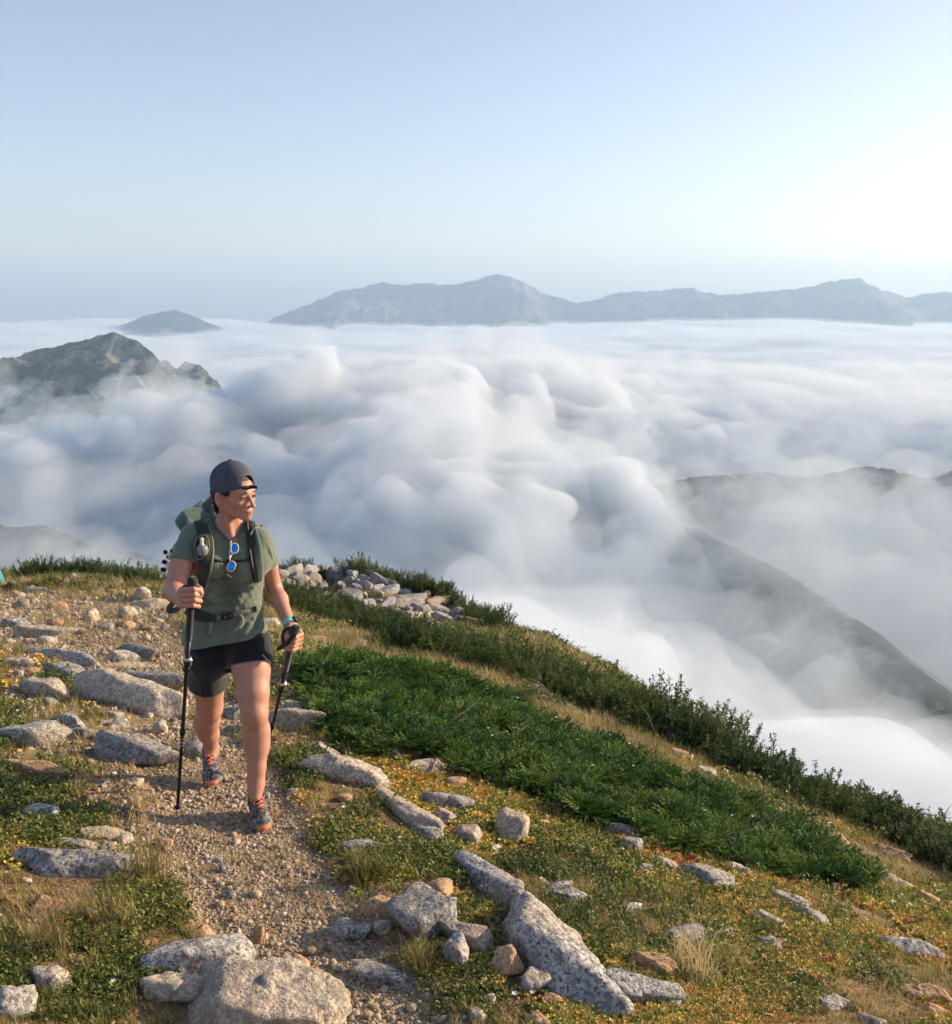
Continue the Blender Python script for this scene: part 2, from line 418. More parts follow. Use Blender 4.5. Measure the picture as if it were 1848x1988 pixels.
# ------------------------------------------------------------------ the summit ground
CTL = [(-500, 1988, 2.5), (-500, 1600, 3.75), (-500, 1300, 7.0), (-500, 1150, 13),
       (0, 2400, 1.95), (0, 1988, 2.72), (0, 1800, 3.22), (0, 1600, 4.12), (0, 1500, 4.8), (0, 1400, 5.8), (0, 1300, 7.5), (0, 1200, 10.5), (0, 1140, 14.5), (0, 1122, 17),
       (250, 1988, 2.8), (250, 1700, 3.72), (250, 1500, 4.95), (250, 1350, 6.7), (250, 1200, 10.7), (250, 1135, 15.5),
       (460, 2400, 2.0), (460, 1988, 2.85), (460, 1800, 3.4), (460, 1700, 3.8), (460, 1600, 4.33), (460, 1519, 4.84), (460, 1450, 5.5), (460, 1350, 6.9), (460, 1250, 9.2), (460, 1190, 12),
       (924, 2400, 2.05), (924, 1988, 2.9), (924, 1800, 3.5), (924, 1700, 4.0), (924, 1600, 4.7), (924, 1500, 5.8), (924, 1400, 7.6), (924, 1310, 10.2), (924, 1265, 13),
       (700, 1290, 9.0), (700, 1240, 12.0), (700, 1200, 18), (700, 1150, 22), (690, 1102, 26), (600, 1094, 27), (560, 1160, 18), (850, 1195, 20), (850, 1152, 23), (930, 1222, 18), (460, 1130, 24), (400, 1150, 19),
       (1300, 1988, 3.0), (1300, 1800, 3.85), (1300, 1700, 4.6), (1300, 1600, 5.6), (1300, 1500, 7.2), (1300, 1450, 8.6), (1120, 1380, 9.8), (1120, 1330, 12.5), (1300, 1415, 10.5), (1500, 1530, 8.4), (1500, 1510, 9.4),
       (1700, 1988, 3.25), (1700, 1850, 4.15), (1700, 1750, 5.2), (1700, 1650, 6.9), (1700, 1618, 8.0),
       (1848, 1988, 3.4), (1848, 1850, 4.4), (1848, 1750, 5.7), (1848, 1690, 7.0), (1848, 2400, 2.3), (2300, 1988, 3.9), (2300, 1850, 5.1)]
CX = [tuple(at(*c)) for c in CTL] + [(0, 0, -1.65), (-3, 0, -1.55), (3, 0, -1.9), (0, -6, -1.2), (-8, -6, -1.1), (8, -6, -3.6), (-8, 2, -1.9), (-14, 6, -2.7), (-14, 20, -6.2), (-4, 24, -7.6), (-10, 40, -18), (2, 50, -24), (-4, 32, -10.6),
      (4, 30, -11.6), (7, 24, -12), (5, 17, -8.6), (8, 11, -7.6), (7, 8, -5.6), (12, 9, -11), (14, 20, -16), (20, 32, -27), (14, 2, -8), (-40, 10, -8), (-40, 50, -36), (-40, -30, -6), (30, -30, -22), (40, 10, -38), (40, 50, -50), (0, 70, -44), (0, -40, -4)]
CX = np.array(CX)
def _warp(x, y): return np.arcsinh(np.asarray(x) / 4.0), np.arcsinh(np.asarray(y) / 4.0)
_a, _b = _warp(CX[:, 0], CX[:, 1])
def _phi(r2): return 0.5 * r2 * np.log(r2 + 1e-9)
_n = len(CX); _K = _phi((_a[:, None] - _a) ** 2 + (_b[:, None] - _b) ** 2) + np.eye(_n) * 0.004
_Pm = np.stack([np.ones(_n), _a, _b], -1)
_A = np.block([[_K, _Pm], [_Pm.T, np.zeros((3, 3))]]); _w = np.linalg.solve(_A, np.concatenate([CX[:, 2], np.zeros(3)]))
def base_h(x, y):
    x = np.asarray(x, float); y = np.asarray(y, float); sh = x.shape; a, b = _warp(x.ravel(), y.ravel()); out = np.empty(a.shape)
    for i in range(0, len(a), 40000):
        s = slice(i, i + 40000)
        out[s] = _phi((a[s, None] - _a) ** 2 + (b[s, None] - _b) ** 2) @ _w[:_n] + _w[_n] + a[s] * _w[_n + 1] + b[s] * _w[_n + 2]
    return out.reshape(sh)
def to_px(x, y, z):
    x, y, z = map(np.asarray, (x, y, z)); d = y * CP - z * SP; v = y * SP + z * CP
    d = np.where(np.abs(d) < 1e-6, 1e-6, d)
    return PW / 2 + FPX * x / d, PH / 2 - FPX * v / d
# the path: a line of (px, py, half width m) traced on the ground
_pp = [(790, 2300, .48), (670, 1988, .38), (575, 1850, .33), (505, 1700, .36), (462, 1600, .38), (440, 1520, .38), (400, 1440, .42), (330, 1360, .5), (270, 1290, .7), (180, 1235, 1.1), (60, 1195, 1.8), (-150, 1170, 2)]
def ground_hit(px, py):
    """march the view ray down to the ground"""
    r = ray(px, py); Y = np.concatenate([np.arange(0.8, 12, 0.02), np.arange(12, 60, 0.1)])
    d = r.z * Y - height(r.x * Y, Y)
    k = np.nonzero(d < 0)[0]
    if len(k) == 0: return ground_hit(px, py + 3) if py < 2200 else None
    k = k[0]
    if k == 0: y = Y[0]
    else: y = Y[k - 1] + (Y[k] - Y[k - 1]) * d[k - 1] / (d[k - 1] - d[k])
    return np.array([r.x * y, y, float(height(np.array([r.x * y]), np.array([y]))[0])])
def height(x, y):
    x = np.asarray(x, float); y = np.asarray(y, float)
    h = base_h(x, y); r = np.hypot(x, y)
    n = fbm(np.stack([x * 0.9, y * 0.9, 0 * x], -1), 4) * 0.055 * np.clip(r / 6, 0.6, 4)
    n2 = fbm(np.stack([x * 5, y * 5, 0 * x + 3], -1), 3) * 0.014
    pm = path_mask(x, y) if PATH is not None else 0
    return h + n * (1 - 0.75 * pm) + n2 - 0.035 * pm
PATH = None
def path_mask(x, y):
    d = np.full(np.shape(x), 9.0)
    for i in range(len(PATH) - 1):
        a, b = PATH[i], PATH[i + 1]; e = b[:2] - a[:2]; L = e @ e
        t = np.clip(((x - a[0]) * e[0] + (y - a[1]) * e[1]) / L, 0, 1)
        q = np.hypot(x - a[0] - t * e[0], y - a[1] - t * e[1]) / (a[2] + (b[2] - a[2]) * t)
        d = np.minimum(d, q)
    w = fbm(np.stack([x * 2.2, y * 2.2, 0 * x + 8], -1), 3) * 0.28
    return 1 - sstep(0.72, 1.15, d + w)
PATH = [np.array([*ground_hit(a, b)[:2], w]) for a, b, w in _pp] if False else None
_tmp = [ground_hit(a, b) for a, b, w in _pp]
PATH = [np.array([g[0], g[1], w]) for g, (a, b, w) in zip(_tmp, _pp)]

def ground_sheet():
    # rings whose spacing grows with distance; fine inside the view, coarse outside
    r = [0.0, 0.5]
    while r[-1] < 90: r.append(r[-1] + max(0.018, 0.0062 * r[-1] * (1 if r[-1] < 30 else 3)))
    r = np.array(r)
    az = np.concatenate([np.linspace(-180, -45, 28)[:-1], np.linspace(-45, -29, 20)[:-1], np.linspace(-29, 29, 470)[:-1], np.linspace(29, 45, 20)[:-1], np.linspace(45, 180, 28)[:-1]])
    A, Rr = np.meshgrid(np.radians(az), r, indexing='ij')
    X, Y = np.sin(A) * Rr, np.cos(A) * Rr
    Z = height(X, Y)
    F = grid_faces(len(az), len(r), True)
    # then the flanks of the mountain run down below the clouds
    me = mesh_np('ground', np.stack([X, Y, Z], -1).reshape(-1, 3), F)
    pm = path_mask(X, Y).ravel()
    at_ = me.attributes.new('path', 'FLOAT', 'POINT'); at_.data.foreach_set('value', pm.astype(np.float32)) if len(me.vertices) == len(pm) else None
    return me, X, Y, Z
gm, _X, _Y, _Z = ground_sheet()
m, nt = mat('summit_soil'); g = nd(nt, 'ShaderNodeTexCoord'); P = g.outputs['Object']
n1 = noise_tex(nt, 1.6, 5, 0.6, P); n2 = noise_tex(nt, 26, 6, 0.65, P); n3 = noise_tex(nt, 160, 3, 0.6, P)
vor = nd(nt, 'ShaderNodeTexVoronoi', i_Scale=75.0); nt.links.new(P, vor.inputs['Vector'])
vor2 = nd(nt, 'ShaderNodeTexVoronoi', i_Scale=34.0); nt.links.new(P, vor2.inputs['Vector'])
pa = nd(nt, 'ShaderNodeAttribute', attribute_name='path')
grit = ramp(nt, vor.outputs['Color'], [(0.1, (0.13, 0.095, 0.065)), (0.45, (0.30, 0.225, 0.155)), (0.8, (0.46, 0.38, 0.29)), (1, (0.55, 0.50, 0.43))])
dirt = ramp(nt, n2, [(0.3, (0.12, 0.07, 0.038)), (0.5, (0.27, 0.165, 0.09)), (0.7, (0.40, 0.28, 0.17))])
moss = ramp(nt, n2, [(0.3, (0.03, 0.032, 0.012)), (0.5, (0.075, 0.062, 0.022)), (0.68, (0.15, 0.11, 0.045))])
pathc = mixc(nt, 0.62, dirt.outputs[0], grit.outputs[0])
vegm = mth(nt, 'MULTIPLY', ramp(nt, n1, [(0.42, (0, 0, 0)), (0.55, (1, 1, 1))]).outputs[0], 0.75)
offp = mixc(nt, vegm, dirt.outputs[0], moss.outputs[0])
offp = mixc(nt, mth(nt, 'MULTIPLY', ramp(nt, n3, [(0.5, (0, 0, 0)), (0.62, (1, 1, 1))]).outputs[0], 0.35), offp, grit.outputs[0])
colr = mixc(nt, pa.outputs['Fac'], offp, pathc)
hgt = mth(nt, 'ADD', mth(nt, 'MULTIPLY', mth(nt, 'SUBTRACT', 1.0, vor.outputs['Distance']), 0.5), mth(nt, 'ADD', mth(nt, 'MULTIPLY', mth(nt, 'SUBTRACT', 1.0, vor2.outputs['Distance']), 0.5), mth(nt, 'MULTIPLY', n2, 0.8)))
finish(nt, colr, 0.95, hgt, 0.012, spec=0.15)
ground = link('ground', gm, None, m); tag(ground, kind='structure')
# ------------------------------------------------------------------ rocks
def granite(name, light, mid, dark, warm, lichen=0.5):
    m, nt = mat(name); tc = nd(nt, 'ShaderNodeTexCoord'); oi = nt.nodes.new('ShaderNodeObjectInfo')
    va = nt.nodes.new('ShaderNodeVectorMath'); va.operation = 'ADD'; nt.links.new(tc.outputs['Object'], va.inputs[0]); nt.links.new(oi.outputs['Location'], va.inputs[1])
    geo = nt.nodes.new('ShaderNodeNewGeometry'); P = geo.outputs['Position']
    sp = noise_tex(nt, 70, 3, 0.8, P); bl = noise_tex(nt, 22, 5, 0.65, P, 0.3); lg = noise_tex(nt, 4, 3, 0.55, P, 0.6)
    base = ramp(nt, sp, [(0.38, dark), (0.46, mid), (0.53, light), (0.64, (min(1, light[0] * 1.12), min(1, light[1] * 1.1), min(1, light[2] * 1.06)))])
    st = mixc(nt, mth(nt, 'MULTIPLY', ramp(nt, bl, [(0.45, (0, 0, 0)), (0.6, (1, 1, 1))]).outputs[0], 0.75), base.outputs[0], (dark[0] * 2.0, dark[1] * 2.1, dark[2] * 2.15))
    st = mixc(nt, mth(nt, 'MULTIPLY', ramp(nt, lg, [(0.42, (0, 0, 0)), (0.62, (1, 1, 1))]).outputs[0], 0.6), st, mixc(nt, 0.5, st, warm))
    lic = mth(nt, 'MULTIPLY', ramp(nt, noise_tex(nt, 11, 5, 0.7, P, 0.8), [(0.58, (0, 0, 0)), (0.63, (1, 1, 1))]).outputs[0], lichen)
    st = mixc(nt, lic, st, (0.34, 0.33, 0.17))
    tint = mth(nt, 'ADD', 0.95, mth(nt, 'MULTIPLY', oi.outputs['Random'], 0.4))
    hs = nt.nodes.new('ShaderNodeHueSaturation'); nt.links.new(st, hs.inputs['Color']); nt.links.new(tint, hs.inputs['Value'])
    hgt = mth(nt, 'ADD', mth(nt, 'MULTIPLY', bl, 1.6), mth(nt, 'ADD', mth(nt, 'MULTIPLY', sp, 0.35), lg))
    finish(nt, hs.outputs[0], 0.9, hgt, 0.014, spec=0.2); return m
M_gran = granite('grey_granite', (0.40, 0.39, 0.375), (0.245, 0.245, 0.25), (0.045, 0.05, 0.06), (0.36, 0.27, 0.17))
M_pale = granite('pale_granite', (0.48, 0.43, 0.36), (0.33, 0.29, 0.245), (0.09, 0.08, 0.075), (0.45, 0.34, 0.22), 0.35)
M_tan = granite('tan_weathered_rock', (0.48, 0.34, 0.22), (0.36, 0.23, 0.13), (0.14, 0.08, 0.05), (0.42, 0.24, 0.12), 0.1)
RM = {'g': M_gran, 'p': M_pale, 't': M_tan}
_ico = {}
def ico(k):
    if k not in _ico:
        bm = bmesh.new(); bmesh.ops.create_icosphere(bm, subdivisions=k, radius=1); bm.verts.ensure_lookup_table()
        _ico[k] = (np.array([v.co[:] for v in bm.verts]), np.array([[v.index for v in f.verts] for f in bm.faces])); bm.free()
    return _ico[k]
def rock_mesh(seed, sub=4, facets=13, sharp=0.05, rough=0.05, flat=1.0, strata=0.0, asp=(1, 1, 1)):
    rs = np.random.RandomState(seed); U, F = ico(sub)
    N = rs.normal(size=(facets, 3)); N /= np.linalg.norm(N, axis=1)[:, None]
    N = np.concatenate([N, [[0.1 * rs.normal(), 0.1 * rs.normal(), 1], [0, 0, -1]]]); N /= np.linalg.norm(N, axis=1)[:, None]
    d = rs.uniform(0.62, 1.0, len(N)); d[-2] = rs.uniform(0.6, 0.85)
    c = U @ N.T; q = np.where(c > 0.05, d / np.maximum(c, 0.05), 30)
    k = 1 / sharp; r = -np.log(np.exp(-k * q).sum(1)) / k
    Q = U * np.array(asp)
    n = fbm(Q * 1.7 + seed, 3) * rough * 2.6 + fbm(Q * 5 + seed, 4, 0.6) * rough * 1.4
    cr = np.abs(fbm(Q * 1.6 + seed + 30, 2)); n = n - 0.9 * rough * np.exp(-(cr / 0.035) ** 2)
    if sub >= 4: n = n + fbm(Q * 13 + seed, 3, 0.65, ridged=True) * rough * 0.45
    V = U * (np.clip(r, 0.3, 1.25) + n)[:, None]
    if strata:
        V[:, 2] += strata * np.sin(V[:, 2] * 16 + 2.5 * vnoise(V * 2 + seed)) * 0.035
        V[:, :2] *= (1 + 0.05 * strata * np.sign(np.sin(V[:, 2] * 19 + seed)))[:, None]
    return mesh_np('rock', V, F, smooth=True)
def gh(px, py):
    g = ground_hit(px, py); return g
def normal_at(x, y, e=0.15):
    h = height(np.array([x + e, x - e, x, x]), np.array([y, y, y + e, y - e]))
    return Vector((-(h[0] - h[1]) / (2 * e), -(h[2] - h[3]) / (2 * e), 1)).normalized()
def place_rock(px, py, w, h, slope=0, kind='g', seed=0, label=None, sub=4, sharp=0.05, facets=13, rough=0.05, strata=0.0, group=None, mesh=None, yaw=None, depth=None):
    """px,py: middle of the visible rock; w,h: its seen length and thickness; slope: degrees it leans down to the right"""
    a = math.radians(slope); base = min(py + h * 0.40, 2280)
    g = gh(px, base)
    if g is None: return None
    dx, dy = w * 0.5, math.tan(a) * w * 0.5
    g1, g2 = gh(px - dx, base - dy), gh(px + dx, min(base + dy, 2290))
    d = g[1] * CP - g[2] * SP; s = d / FPX; view = math.atan2(-g[2], g[1])
    if g1 is None or g2 is None or abs(g1[1] - g2[1]) > 4 * w * s: L = Vector((w * s, 0, 0))
    else: L = Vector(g2 - g1)
    W = min(L.length, w * s * 1.8); n = normal_at(g[0], g[1])
    up = Vector((0, 0, 1)).lerp(n, 0.75).normalized()
    ax = L.normalized(); ax = (ax - up * ax.dot(up)).normalized(); ay = up.cross(ax)
    D = min(depth * W if depth else 1.15 * h * s, W * 1.1)
    Hz = max(0.45 * h * s, (h * s - D * math.sin(view) * 0.7) / math.cos(view)) * 1.25
    Hz *= 1.12; mean = (W * D * Hz) ** (1 / 3)
    me = mesh or rock_mesh(seed + int(px) * 7 + int(py), sub, facets, sharp, rough * 0.85, strata=strata, asp=(min(2.2, W / mean), D / mean, Hz / mean))
    o = bpy.data.objects.new('rock', me); COL.objects.link(o)
    if not me.materials: me.materials.append(RM[kind])
    M = Matrix((ax, ay, up)).transposed().to_3x3()
    tl = 4 if group and 'knoll' in group else 1
    extra = Quaternion((0, 0, 1), (yaw if yaw is not None else random.uniform(-0.2, 0.2))) @ Quaternion((1, 0, 0), random.uniform(-0.12, 0.12) * tl) @ Quaternion((0, 1, 0), random.uniform(-0.1, 0.1) * tl)
    o.rotation_mode = 'QUATERNION'; o.rotation_quaternion = M.to_quaternion() @ extra
    o.scale = (W / 1.66, D / 1.5, Hz / 1.25)
    back = D * 0.30; x, y = g[0], g[1] + back
    o.location = (x, y, float(height(np.array([x]), np.array([y]))[0]) + Hz * 0.20)
    ROCKS.append((o.location.copy(), max(W, D) * 0.5))
    if label: tag(o, label, 'rock', group)
    return o
ROCKS = []
RL = [
 (522, 1950, 268, 130, 6, 'p', 'largest pale speckled granite boulder at the bottom edge, left of the path end'),
 (384, 1856, 145, 66, -8, 'g', 'low speckled boulder just behind the largest bottom boulder, rising to the right'),
 (322, 1918, 118, 52, 0, 'p', 'pale flat-topped rock in the grass left of the largest bottom boulder'),
 (90, 1903, 62, 42, 20, 'p', 'small white wedge rock in green plants near the bottom left corner'),
 (12, 1950, 84, 56, -15, 'g', 'blue-grey rock cut by the left frame edge at the bottom'),
 (148, 1674, 216, 58, 0, 'g', 'long rough speckled slab with yellow grass at its right end, lower left'),
 (192, 1615, 106, 26, 0, 'p', 'thin pale flat slab above the long rough slab at lower left'),
 (148, 1640, 70, 22, 0, 'g', 'low grey stone between the thin pale slab and the long rough slab'),
 (74, 1576, 50, 44, 0, 'g', 'round grey boulder standing alone near the left edge beside dark plants'),
 (315, 1639, 34, 26, 0, 't', 'small tan stone on the left border of the gravel path'),
 (77, 1755, 38, 26, 0, 't', 'small tan rock in dry plants at lower left'),
 (580, 1873, 32, 34, 0, 't', 'tan cube-shaped stone on the path near the bottom'),
 (604, 1905, 30, 22, 0, 'g', 'small grey stone beside the right flank of the largest bottom boulder'),
 (443, 1736, 28, 16, 0, 'g', 'small dark stone on the gravel path'),
 (502, 1816, 19, 26, 0, 't', 'small upright tan stone on the path gravel'),
 (820, 1782, 112, 74, 12, 'g', 'blue-grey granite block with a sharp right corner at the path side'),
 (853, 1732, 54, 48, 0, 't', 'reddish brown rounded rock behind the blue-grey block'),
 (1072, 1838, 222, 96, 35, 'g', 'very large long granite boulder sloping down to the right, bottom centre'),
 (956, 1712, 124, 46, 32, 'g', 'grey sloping rock at the upper end of the very large long boulder'),
 (974, 1737, 44, 30, 0, 'p', 'small pale peaked rock on top of the long boulder upper end'),
 (908, 1820, 84, 46, 34, 'p', 'pale wedge rock leaning down right below the blue-grey block'),
 (890, 1852, 44, 54, 20, 'g', 'narrow grey rock under the pale wedge rock'),
 (983, 1867, 62, 54, 16, 't', 'brownish granite block left of the long boulder lower part'),
 (1034, 1905, 50, 44, 0, 'g', 'round grey stone in yellow plants left of the long boulder foot'),
 (1070, 1942, 30, 24, 0, 't', 'small brown stone near the bottom below the long boulder'),
 (748, 1898, 166, 34, 4, 'g', 'long thin pale slab lying across the gravel near the bottom'),
 (678, 1807, 108, 28, 0, 'g', 'flat grey slab half buried at the right path side'),
 (670, 1796, 38, 22, 0, 'g', 'small grey stone on the flat slab at the path side'),
 (738, 1760, 62, 30, 0, 't', 'reddish grey stone touching the left of the blue-grey block'),
 (1082, 1719, 40, 20, 0, 'g', 'small pale round stone above a flat oval stone, centre right'),
 (1102, 1740, 62, 24, 6, 'g', 'flat oval grey stone with shadow under it, centre right'),
 (998, 1608, 50, 54, 14, 'p', 'tall rounded upright pale stone in yellow plants below the juniper'),
 (880, 1556, 84, 38, 6, 'g', 'rounded blue-grey rock half sunk among red and yellow plants'),
 (801, 1579, 130, 34, 30, 'p', 'long narrow pale rock sloping down right below the juniper end'),
 (909, 1622, 56, 36, 18, 'p', 'pale flat rock with red plants at its left'),
 (834, 1623, 34, 40, 25, 'g', 'thin tilted rock between green plants and gravel pocket'),
 (865, 1588, 40, 26, 10, 'p', 'small striped pale rock right of the long narrow pale rock'),
 (956, 1650, 26, 15, 0, 'p', 'little cream pebble rock in yellow plants'),
 (705, 1643, 84, 24, -4, 'g', 'flat rock lying in long grass beside the path bend'),
 (684, 1499, 150, 54, 15, 'p', 'big pale elongated granite rock right of the front foot above yellow plants'),
 (885, 1520, 32, 24, 0, 't', 'orange brown stone at the juniper lower edge'),
 (670, 1548, 32, 18, 0, 't', 'small reddish stone with red plants on it beside white flowers'),
 (1072, 1561, 40, 18, 0, 'g', 'small blue-grey rock at the juniper lower border, centre'),
 (1056, 1597, 24, 18, 0, 't', 'small orange stone right of the tall rounded upright stone'),
 (1046, 1982, 50, 24, 12, 't', 'tan slab tip at the bottom edge right of centre'),
 (1200, 1612, 90, 26, 22, 'p', 'pale flat slab at the juniper lower border'),
 (1224, 1643, 42, 34, 0, 'g', 'dark angular grey block below the pale flat slab'),
 (1293, 1680, 64, 24, 22, 'p', 'narrow pale rock sloping right below the juniper'),
 (1247, 1689, 28, 20, 0, 'g', 'small rounded grey stone in orange plants'),
 (1372, 1706, 80, 42, 14, 'g', 'smooth striped grey boulder below the juniper, right of centre'),
 (1432, 1689, 38, 28, 20, 'p', 'pale rock peeking from the juniper lower border'),
 (1621, 1724, 44, 26, 0, 't', 'tan block under the right tip of the juniper'),
 (1540, 1752, 50, 32, 28, 'g', 'dark speckled rock in yellow plants, upper of two together'),
 (1575, 1779, 44, 34, 30, 'g', 'brown grey rock directly right below the dark speckled rock'),
 (1494, 1791, 66, 28, 27, 'p', 'pale flat plank-like slab in yellow plants, right side'),
 (1326, 1817, 64, 38, 0, 'g', 'pointed grey granite rock beside tall dry grass'),
 (1268, 1872, 78, 44, 12, 't', 'pinkish flat rock left of the tall dry grass tuft'),
 (1246, 1922, 118, 52, 14, 'g', 'large domed speckled rock near the bottom, right of the long boulder'),
 (1311, 1950, 28, 22, 0, 'g', 'small grey rock touching the domed speckled rock'),
 (1772, 1843, 112, 42, 16, 'g', 'long flat grey boulder near the right edge'),
 (1616, 1948, 42, 28, 0, 'g', 'small angular grey rock at the bottom right'),
 (1800, 1932, 92, 34, 20, 't', 'long brownish slab by the right edge near the bottom'),
 (1813, 1963, 44, 26, 12, 't', 'small brownish slab below the long brownish slab'),
 (1692, 1981, 42, 22, 12, 'g', 'blue-grey stone tip at the bottom edge, right side'),
 (1412, 1811, 30, 20, 0, 'g', 'small grey rock behind the dry grass right of the pointed rock'),
 (1230, 1765, 38, 18, 0, 'g', 'low grey rock in yellow plants above the dry grass tuft'),
 (1490, 1832, 44, 24, 24, 'g', 'buried grey rock among green grass, right side'),
 (1630, 1634, 40, 34, 10, 't', 'cream angular rock right of the juniper end on dry grass'),
 (1734, 1658, 64, 30, 30, 't', 'pale tan slab on the dry grass slope, right side'),
 (1752, 1717, 52, 22, 24, 'p', 'thin pale slab right of the juniper tip'),
 (1721, 1725, 38, 18, 22, 't', 'thin tan slab left of the thin pale slab'),
 (1804, 1749, 42, 28, 36, 't', 'tan slab near the right edge above the long flat boulder'),
 (1794, 1655, 120, 36, 30, 't', 'long bare rock rib under the bushes at the right edge'),
 (1328, 1468, 40, 24, 20, 't', 'tan rock at the foot of the bushes, right of centre'),
 (1374, 1500, 52, 22, 22, 'p', 'pale rock on the dry strip above the juniper'),
 (1105, 1374, 26, 14, 0, 'g', 'little grey rock below the bare bent twig'),
 (560, 1396, 90, 52, 10, 'p', 'wide pale granite slab right behind the front calf'),
 (580, 1374, 56, 22, 8, 'p', 'thin layered slab on top of the wide pale slab'),
 (622, 1363, 38, 24, 8, 'g', 'grey rock at the left end of the juniper'),
 (750, 1457, 54, 38, 10, 'p', 'white granite boulder sticking out of the juniper'),
 (770, 1436, 42, 16, 0, 'p', 'flat pale stone behind the white boulder in the juniper'),
 (832, 1484, 80, 26, 0, 'p', 'pale peaked rock at the juniper edge right of the white boulder'),
 (620, 1456, 50, 24, 18, 'p', 'pale rock above the big elongated rock'),
 (526, 1210, 32, 24, 0, 'p', 'pale block seen beside the hip, behind the hiker'),
 (616, 1229, 28, 10, 0, 'p', 'small flat pale rock on the dry grass right of the wrist'),
 (606, 1240, 44, 12, 0, 't', 'long flat rock just right of the hand on the short pole'),
 (630, 1258, 36, 12, 10, 'p', 'pale stone in dry grass above the juniper'),
 (248, 1344, 136, 70, 14, 'p', 'largest pale boulder left of the hiker with a pointed top'),
 (288, 1320, 106, 32, 12, 'g', 'grey sloping rock right behind the largest left boulder'),
 (273, 1266, 72, 30, 8, 'g', 'square grey rock behind the largest left boulder'),
 (243, 1276, 58, 22, 0, 'p', 'rounded pale stone touching the square grey rock'),
 (240, 1291, 94, 14, 0, 'p', 'long low slab between the rounded stone and the largest left boulder'),
 (116, 1276, 106, 34, 10, 'g', 'long grey rock left of the square grey rock'),
 (40, 1286, 76, 20, 0, 'p', 'flat pale slab near the left edge behind green plants'),
 (120, 1303, 70, 36, 14, 'g', 'grey angular rock below the long grey rock'),
 (86, 1335, 58, 36, 24, 'p', 'tilted white slab leaning on a rock, left side'),
 (52, 1332, 32, 26, 0, 'g', 'grey stone behind the tilted white slab'),
 (57, 1427, 122, 44, -4, 'g', 'wide grey slab at the left frame edge'),
 (151, 1423, 74, 20, 0, 'g', 'flat grey rock right of the wide slab at the left edge'),
 (131, 1401, 44, 28, 22, 'g', 'small pointed grey rock above the flat grey rock'),
 (254, 1452, 184, 48, 5, 'g', 'very wide flat slab with moss left of the long pole'),
 (379, 1452, 44, 46, 10, 'p', 'rounded pale rock just behind the long pole'),
 (60, 1493, 128, 32, 6, 't', 'brownish flat rock at the left edge with a yellow plant on it'),
 (77, 1228, 112, 24, 0, 'p', 'cream rock with pointed middle on the far left'),
 (22, 1211, 50, 20, 0, 'g', 'grey rock at the left frame edge below the crest'),
 (68, 1148, 48, 14, 0, 'p', 'flat pale rock near the left crest below the bushes'),
 (287, 1172, 66, 20, 0, 'p', 'wide flat rock on the crest left of the hiker elbow'),
 (106, 1178, 34, 15, 0, 't', 'tan rock on the far dirt, upper left'),
 (452, 1384, 38, 26, 8, 'g', 'dark grey rock seen between the legs'),
 (448, 1414, 30, 16, 0, 'g', 'small grey rock between the legs below the dark rock'),
 (785, 1166, 62, 26, 4, 'g', 'largest flat boulder on the rocky knoll behind'),
 (822, 1138, 20, 20, 20, 'g', 'upright block at the bushes on the knoll'),
 (757, 1188, 34, 18, 0, 'g', 'rounded boulder lower left of the largest knoll boulder'),
 (805, 1194, 30, 18, 0, 'g', 'grey boulder right below the largest knoll boulder'),
 (908, 1206, 56, 18, 10, 't', 'brown slab at the right end of the knoll'),
 (866, 1166, 12, 20, 0, 'p', 'small upright pointed stone on the knoll skyline'),
 (845, 1168, 34, 18, 0, 'p', 'pale angular boulder beside the upright pointed stone'),
 (832, 1197, 32, 16, 0, 'g', 'dark grey boulder in the middle of the knoll front'),
 (728, 1155, 32, 16, 0, 'p', 'pale boulder above the juniper patch on the knoll'),
]
for k, (px, py, w, h, sl, kd, lab) in enumerate(RL):
    big = w > 90
    st = 1.0 if ('layer' in lab or 'strip' in lab) else 0.0
    rnd = any(q in lab for q in ('round', 'dome', 'smooth', 'oval'))
    place_rock(px, py, w, h, sl, kd, 100 + k, lab, sub=5 if w > 180 and py > 1600 else (4 if w > 34 else 3), sharp=0.13 if rnd else 0.07 if 'very large long' in lab else 0.028, facets=9 if rnd or 'very large long' in lab else 15, rough=0.05 if not rnd else 0.035, strata=st)
# smaller stones: copies of a few shapes
protos = [rock_mesh(900 + k, 3, 11, 0.028, 0.045) for k in range(9)]
M_knoll_shade = granite('shaded_knoll_rock', (0.36, 0.36, 0.37), (0.22, 0.225, 0.235), (0.05, 0.055, 0.065), (0.27, 0.22, 0.17), 0.15)  # granite darkened and cooled: shade on the near faces put into the colour
kprotos = [rock_mesh(950 + k, 3, 6, 0.012, 0.02) for k in range(7)]
for p_ in kprotos:
    p_.materials.append(M_knoll_shade); p_.polygons.foreach_set('use_smooth', [False] * len(p_.polygons))
for k, p_ in enumerate(protos): p_.materials.append(RM['gptpgtpgp'[k]])
def in_poly(px, py, poly):
    px = np.asarray(px); py = np.asarray(py); c = np.zeros(px.shape, bool); n = len(poly)
    for i in range(n):
        x1, y1 = poly[i]; x2, y2 = poly[(i + 1) % n]
        t = ((y1 > py) != (y2 > py)) & (px < (x2 - x1) * (py - y1) / (y2 - y1 + 1e-9) + x1); c ^= t
    return c
